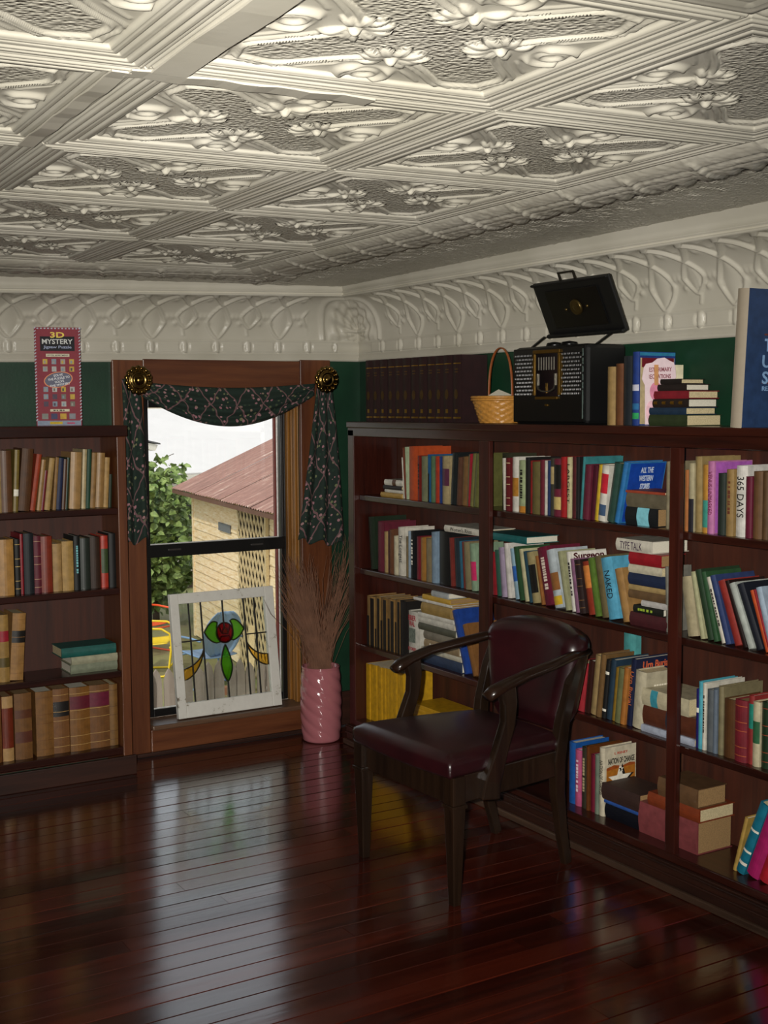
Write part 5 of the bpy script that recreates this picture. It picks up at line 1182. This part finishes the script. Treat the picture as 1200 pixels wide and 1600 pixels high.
# ------------------------------------------------------------------ leaded glass panel leaning in the window
PW, PH = .505, .548
gp = empty('stained_glass_panel', (-.4135, -.040, .1345)); tag(gp, 'white framed leaded glass panel with red rose on the sill', 'stained glass panel')
gp.rotation_euler = (math.radians(-8.8), 0, 0); gp.location = (-.4135, .012, .1345)
def m_chip():
    t = NT('chipped_white_paint'); v = t.coords('Object'); f = t.noise(v, 16, 6, .75)
    t.l(t.ramp(f, [(.33, lin('5A4A38')), (.36, lin('9A9484')), (.40, lin('CDCAC2')), (.8, lin('D8D6CE'))]), t.b.inputs['Base Color']); t.set(Roughness=.55); t.bump(f, .3, .004); return t.m
M_CHIP = m_chip()
hw = PW/2; il, ir, ib, it_ = -hw+.040, hw-.046, .066, PH-.046
boxobj('frame_stile', -hw, il, -.028, 0, 0, PH, M_CHIP, gp, .003); boxobj('frame_stile', ir, hw, -.028, 0, 0, PH, M_CHIP, gp, .003)
boxobj('frame_rail', il, ir, -.028, 0, 0, ib, M_CHIP, gp, .003); boxobj('frame_rail', il, ir, -.028, 0, it_, PH, M_CHIP, gp, .003)
iw, ih = ir-il, it_-ib
def gpt(u, v): return (il+iw*u, ib+ih*v)         # u 0..1 left to right, v 0..1 bottom to top
M_LEAD = plain('17130F', .5)
def came(pts, w=.0075, name='lead_came'):
    bm = bmesh.new(); sweep(bm, [(gpt(u, v)[0], -.014, gpt(u, v)[1]) for u, v in pts], w, .006, (0, 1, 0)); 
    return bmobj(name, bm, M_LEAD, gp)
for u in (.115, .255, .755, .88): came([(u, 0), (u, 1)])
came([(.505, 0), (.505, .17)]); came([(.505, .70), (.505, 1)])
came([(0, .615), (.255, .615)], .006); came([(.755, .625), (1, .625)], .006)
boxobj('clear_glass', il, ir, -.0145, -.0135, ib, it_, m_glass('leaded_clear_glass', (.90, .92, .90)), gp)
def stain(name, pts, c, off=-.0165):
    P = [gpt(u, v) for u, v in pts]; n = len(P); m = _mats.get('gl'+c)
    if not m:
        t = NT('coloured_glass_'+c); tl = t.n('ShaderNodeBsdfTranslucent'); tl.inputs[0].default_value = (*lin(c), 1); tr = t.n('ShaderNodeBsdfTransparent'); tr.inputs[0].default_value = (*[min(1, 1.15*q**.75) for q in lin(c)], 1)
        gl = t.n('ShaderNodeBsdfGlossy'); gl.inputs['Roughness'].default_value = .1; m1 = t.n('ShaderNodeMixShader', i0=.88); m2 = t.n('ShaderNodeMixShader', i0=.04)
        t.l(tl.outputs[0], m1.inputs[1]); t.l(tr.outputs[0], m1.inputs[2]); t.l(m1.outputs[0], m2.inputs[1]); t.l(gl.outputs[0], m2.inputs[2]); t.l(m2.outputs[0], t.t.nodes['Material Output'].inputs[0]); m = _mats['gl'+c] = t.m
    vs = [(x, off-.001, z) for x, z in P]+[(x, off+.001, z) for x, z in P]
    pyobj(name, vs, [tuple(range(n)), tuple(range(2*n-1, n-1, -1))]+[(k, k+n, (k+1) % n+n, (k+1) % n) for k in range(n)], m, gp)
    came(list(pts)+[pts[0]], .006)
def curve(p0, p1, p2, n=8): return [tuple((1-t)**2*a+2*t*(1-t)*b+t*t*c for a, b, c in zip(p0, p1, p2)) for t in [k/n for k in range(n+1)]]
stain('green_leaf_glass', curve((.275, .69), (.36, .83), (.43, .775))+curve((.42, .74), (.41, .64), (.45, .575))+curve((.43, .565), (.33, .57), (.275, .69))[1:-1], 'A6DC50')
stain('green_leaf_glass', curve((.735, .69), (.65, .83), (.58, .785))+curve((.60, .74), (.61, .64), (.57, .59))+curve((.58, .575), (.68, .59), (.735, .69))[1:-1], 'B0E25A')
stain('green_leaf_glass', curve((.505, .545), (.585, .36), (.56, .27))+curve((.55, .24), (.53, .19), (.507, .165))[1:]+curve((.50, .165), (.47, .2), (.45, .28))+curve((.44, .32), (.44, .42), (.50, .545))[1:-1], '88CC44')
rose = [(.508+.098*math.cos(2*PI*k/20), .665+.105*math.sin(2*PI*k/20)) for k in range(20)]
stain('red_rose_glass', rose, 'D01828')
stain('amber_glass', [(.475, .66), (.505, .73), (.54, .70), (.545, .65)], 'D8A03A', -.0185); stain('red_rose_glass', [(.46, .63), (.555, .63), (.57, .585), (.508, .565), (.445, .585)], 'D82838', -.0185)
for pts in ([(.47, .665), (.445, .745)], [(.545, .66), (.575, .74)], [(.455, .60), (.42, .63)]): came(pts, .005)
stain('amber_glass', curve((.255, .52), (.2, .37), (.005, .335))+curve((.005, .225), (.17, .25), (.255, .50)), 'F2CC70')
stain('amber_glass', curve((.755, .545), (.84, .40), (.995, .40))+curve((.995, .285), (.84, .30), (.757, .52)), 'F2CE78')

# ------------------------------------------------------------------ pink vase with dry reeds
vz = empty('floor_vase', (-.052, -.185, 0)); tag(vz, 'glossy pink ceramic vase with swirled flutes on the floor', 'vase')
M_PINK = NT('pink_glaze'); M_PINK.b.inputs['Base Color'].default_value = (*lin('A26268'), 1); M_PINK.set(Roughness=.14); M_PINK.b.inputs['Coat Weight'].default_value = .4; M_PINK = M_PINK.m
def swirl(r, z, a):
    if r < .075: return r
    s = (a*3/PI+z*17.0) % 1.0; e = min(1, max(0, (z-.004)/.03))*min(1, max(0, (.335-z)/.03))
    return r*(1+e*.062*(math.sin(PI*s)**.7-.55))
pr = [(.001, .0005), (.076, .0005), (.083, .006)]+[(.0845+.0075*math.sin(PI*k/44), .010+.322*k/44) for k in range(45)]+[(.0868, .337), (.084, .340), (.079, .337), (.077, .30), (.075, .05), (.001, .045)]
bm = bmesh.new(); lathe(bm, pr, 120, fn=lambda r, z, a: swirl(r, z, a) if r > .0805 else r); bmobj('vase_body', bm, M_PINK, vz, True)
bm = bmesh.new(); R = random.Random(4)
for k in range(330):
    left = R.random() < .8
    if left: tx, ty, tz = R.gauss(-.12, .055), R.gauss(-.01, .03), R.uniform(.62, .86)
    else: tx, ty, tz = R.gauss(.13, .055), R.gauss(-.03, .03), R.uniform(.62, .95)
    bx, by = R.uniform(-.05, .05), R.uniform(-.05, .05); c = R.uniform(-.02, .02)
    if tx > .05: ty = min(ty, -.02-.0)
    P = [(bx, by, .06), (bx*.8+tx*.05, by*.8, .33), (tx*.45+c, ty*.5+by*.4, .33+(tz-.33)*.5), (tx*.8+c, ty*.8, .33+(tz-.33)*.8), (tx+R.gauss(0, .012), ty, tz)]
    w = R.uniform(.0018, .0034); sweep(bm, P, [w, w, w, w*.8, w*.4], [w, w, w, w*.8, w*.4], (0, 1, 0), 3)
rd_ = bmobj('dry_reeds', bm, plain('74503C', .7, var=.35, scale=20), None); rd_.location = (-.052, -.185, 0); tag(rd_, 'bundle of thin dry brown reeds standing in the pink vase', 'dried reeds'); rd_['kind'] = 'stuff'

# ------------------------------------------------------------------ oxblood leather armchair
ch = empty('armchair', (-.369, -1.797, 0), math.radians(93.0)); tag(ch, 'dark wooden armchair with oxblood leather seat and curved back', 'chair')   # local +y = front
M_CH = wood('chair_wood', '0E0805', '281A10', .30, 'z', .8, coat=.3); M_CHD = wood('chair_arm_wood', '0E0805', '26160D', .28, 'y', .8, coat=.3)
def m_leather():
    t = NT('oxblood_leather'); v = t.coords('Object'); f = t.noise(v, 260, 2); f2 = t.noise(v, 5, 3)
    t.l(t.ramp(f2, [(.35, lin('1C060A')), (.7, lin('320D12'))]), t.b.inputs['Base Color']); t.set(Roughness=.36); t.b.inputs['Coat Weight'].default_value = .5; t.b.inputs['Coat Roughness'].default_value = .27; t.bump(f, .12, .001); return t.m
M_LEA = m_leather()
# seat: domed trapezoid
S, T = np.meshgrid(np.linspace(-1, 1, 41), np.linspace(0, 1, 41), indexing='ij')
def seat_xy(S, T):
    w = .205+.058*T; y = -.215+.495*T+.022*(1-S**2)*(T-.3); return S*w, y
E_ = np.maximum(np.abs(S), np.abs(2*T-1)); X, Y = seat_xy(S, T)
Z = .448+.022*(1-np.clip(np.abs(S), 0, 1)**3)*(1-np.abs(2*T-1)**3)-.016*sm(.9, 1, E_)+.010*T
bm = bmesh.new(); n = 41; vv = [[bm.verts.new((X[i, j], Y[i, j], Z[i, j])) for j in range(n)] for i in range(n)]
for i in range(n-1):
    for j in range(n-1): bm.faces.new((vv[i][j], vv[i+1][j], vv[i+1][j+1], vv[i][j+1]))
rim = [vv[i][0] for i in range(n)]+[vv[n-1][j] for j in range(1, n)]+[vv[i][n-1] for i in range(n-2, -1, -1)]+[vv[0][j] for j in range(n-2, 0, -1)]
prev = rim
for (sc, z) in ((1.012, .432), (1.012, .405), (1.0, .396)):
    cur = [bm.verts.new((v.co.x*sc, v.co.y*sc, z)) for v in rim]
    for k in range(len(rim)): bm.faces.new((prev[k], cur[k], cur[(k+1) % len(rim)], prev[(k+1) % len(rim)]))
    prev = cur
bm.faces.new(prev); bmobj('seat', bm, M_LEA, ch, True)
bm = bmesh.new()
def rail(a, b): sweep(bm, [(a[0], a[1], .352), (b[0], b[1], .352)], .022, .086, (b[1]-a[1], -(b[0]-a[0]), 0))
rail((-.245, .255), (.245, .255)); rail((-.2, -.20), (.2, -.20)); rail((-.245, .255), (-.2, -.20)); rail((.245, .255), (.2, -.20)); bmobj('seat_rail', bm, M_CH, ch, bevel=.004)
for sx in (-1, 1):
    bm = bmesh.new(); x, y_ = sx*.248, .252
    def sq(z0, z1, a, b):
        p = [bm.verts.new((x+dx*a, y_+dy*a, z0)) for dx, dy in ((-1, -1), (1, -1), (1, 1), (-1, 1))]; q = [bm.verts.new((x+dx*b, y_+dy*b, z1)) for dx, dy in ((-1, -1), (1, -1), (1, 1), (-1, 1))]
        bm.faces.new(p[::-1]); bm.faces.new(q)
        for k in range(4): bm.faces.new((p[k], p[(k+1) % 4], q[(k+1) % 4], q[k]))
    sq(.312, .398, .024, .024); sq(.300, .312, .028, .028); sq(.0, .300, .0135, .0235)
    bmobj('leg', bm, M_CH, ch, bevel=.002)
    bm = bmesh.new(); sweep(bm, [(sx*.180, -.262, 0), (sx*.186, -.232, .12), (sx*.194, -.208, .25), (sx*.200, -.200, .36), (sx*.206, -.215, .48), (sx*.210, -.250, .60), (sx*.210, -.296, .712)], [.028, .030, .034, .038, .036, .034, .030], [.030, .034, .040, .044, .040, .036, .030], (1, 0, 0)); bmobj('leg', bm, M_CH, ch, bevel=.004)
    bm = bmesh.new(); sweep(bm, [(sx*.210, -.318, .704), (sx*.222, -.24, .698), (sx*.240, -.13, .682), (sx*.250, -.02, .668), (sx*.250, .06, .648), (sx*.248, .105, .632), (sx*.247, .128, .618)], [.034, .044, .050, .052, .054, .056, .046], [.026, .030, .030, .030, .034, .040, .030], (1, 0, 0), 12); bmobj('arm', bm, M_CHD, ch, True)
    bm = bmesh.new(); sweep(bm, [(sx*.252, .125, .305), (sx*.254, .118, .36), (sx*.253, .085, .44), (sx*.251, .050, .53), (sx*.249, .045, .59), (sx*.248, .055, .64)], [.030, .030, .028, .028, .028, .030], [.070, .064, .050, .046, .052, .060], (1, 0, 0)); bmobj('arm_support', bm, M_CH, ch, bevel=.005)
# upholstered back: thick curved cushion with rolled sides and an arched, rolled top
bm = bmesh.new(); rings = []; NR = 26
for k in range(NR+1):
    T = k/NR; r = .058*math.sqrt(max(0, 1-max(0, (T-.84)/.16)**2))+.0015 if T > .84 else .058*min(1, .5+T*3)
    wid = (.178+.056*T**.8)-(.058-r)*.7; L = wid-r; loop = []
    for q in range(13): loop.append((L-2*L*q/12, r))
    for q in range(1, 12): a_ = PI/2+PI*q/12; loop.append((-L+r*math.cos(a_), r*math.sin(a_)))
    for q in range(13): loop.append((-L+2*L*q/12, -r))
    for q in range(1, 12): a_ = -PI/2+PI*q/12; loop.append((L+r*math.cos(a_), r*math.sin(a_)))
    zt = min(T, 1); ring = []
    for (x, y_) in loop:
        top_ = .722+.064*math.cos(min(1, abs(x)/.25)*PI/2)**.5
        ring.append(bm.verts.new((x, -.268-.060*T+y_+.8*x*x*(.3+.7*T), .440+(top_-.440)*zt)))
    rings.append(ring)
for a_, b_ in zip(rings, rings[1:]):
    for q in range(len(a_)): bm.faces.new((a_[q], a_[(q+1) % len(a_)], b_[(q+1) % len(a_)], b_[q]))
n = len(rings[0])
for R_, f in ((rings[0], 1), (rings[-1], -1)): bm.faces.new(R_[::f])
bmobj('backrest', bm, M_LEA, ch, True)
for sx in (-1, 1):
    for yy, zz in ((-.255, 0), ):
        bm = bmesh.new(); lathe(bm, [(.001, 0), (.011, 0), (.011, .008), (.001, .010)], 12); o = bmobj('glide', bm, plain('B8A890', .4, .6), ch, True); o.location = (sx*.180, -.262, -.0)
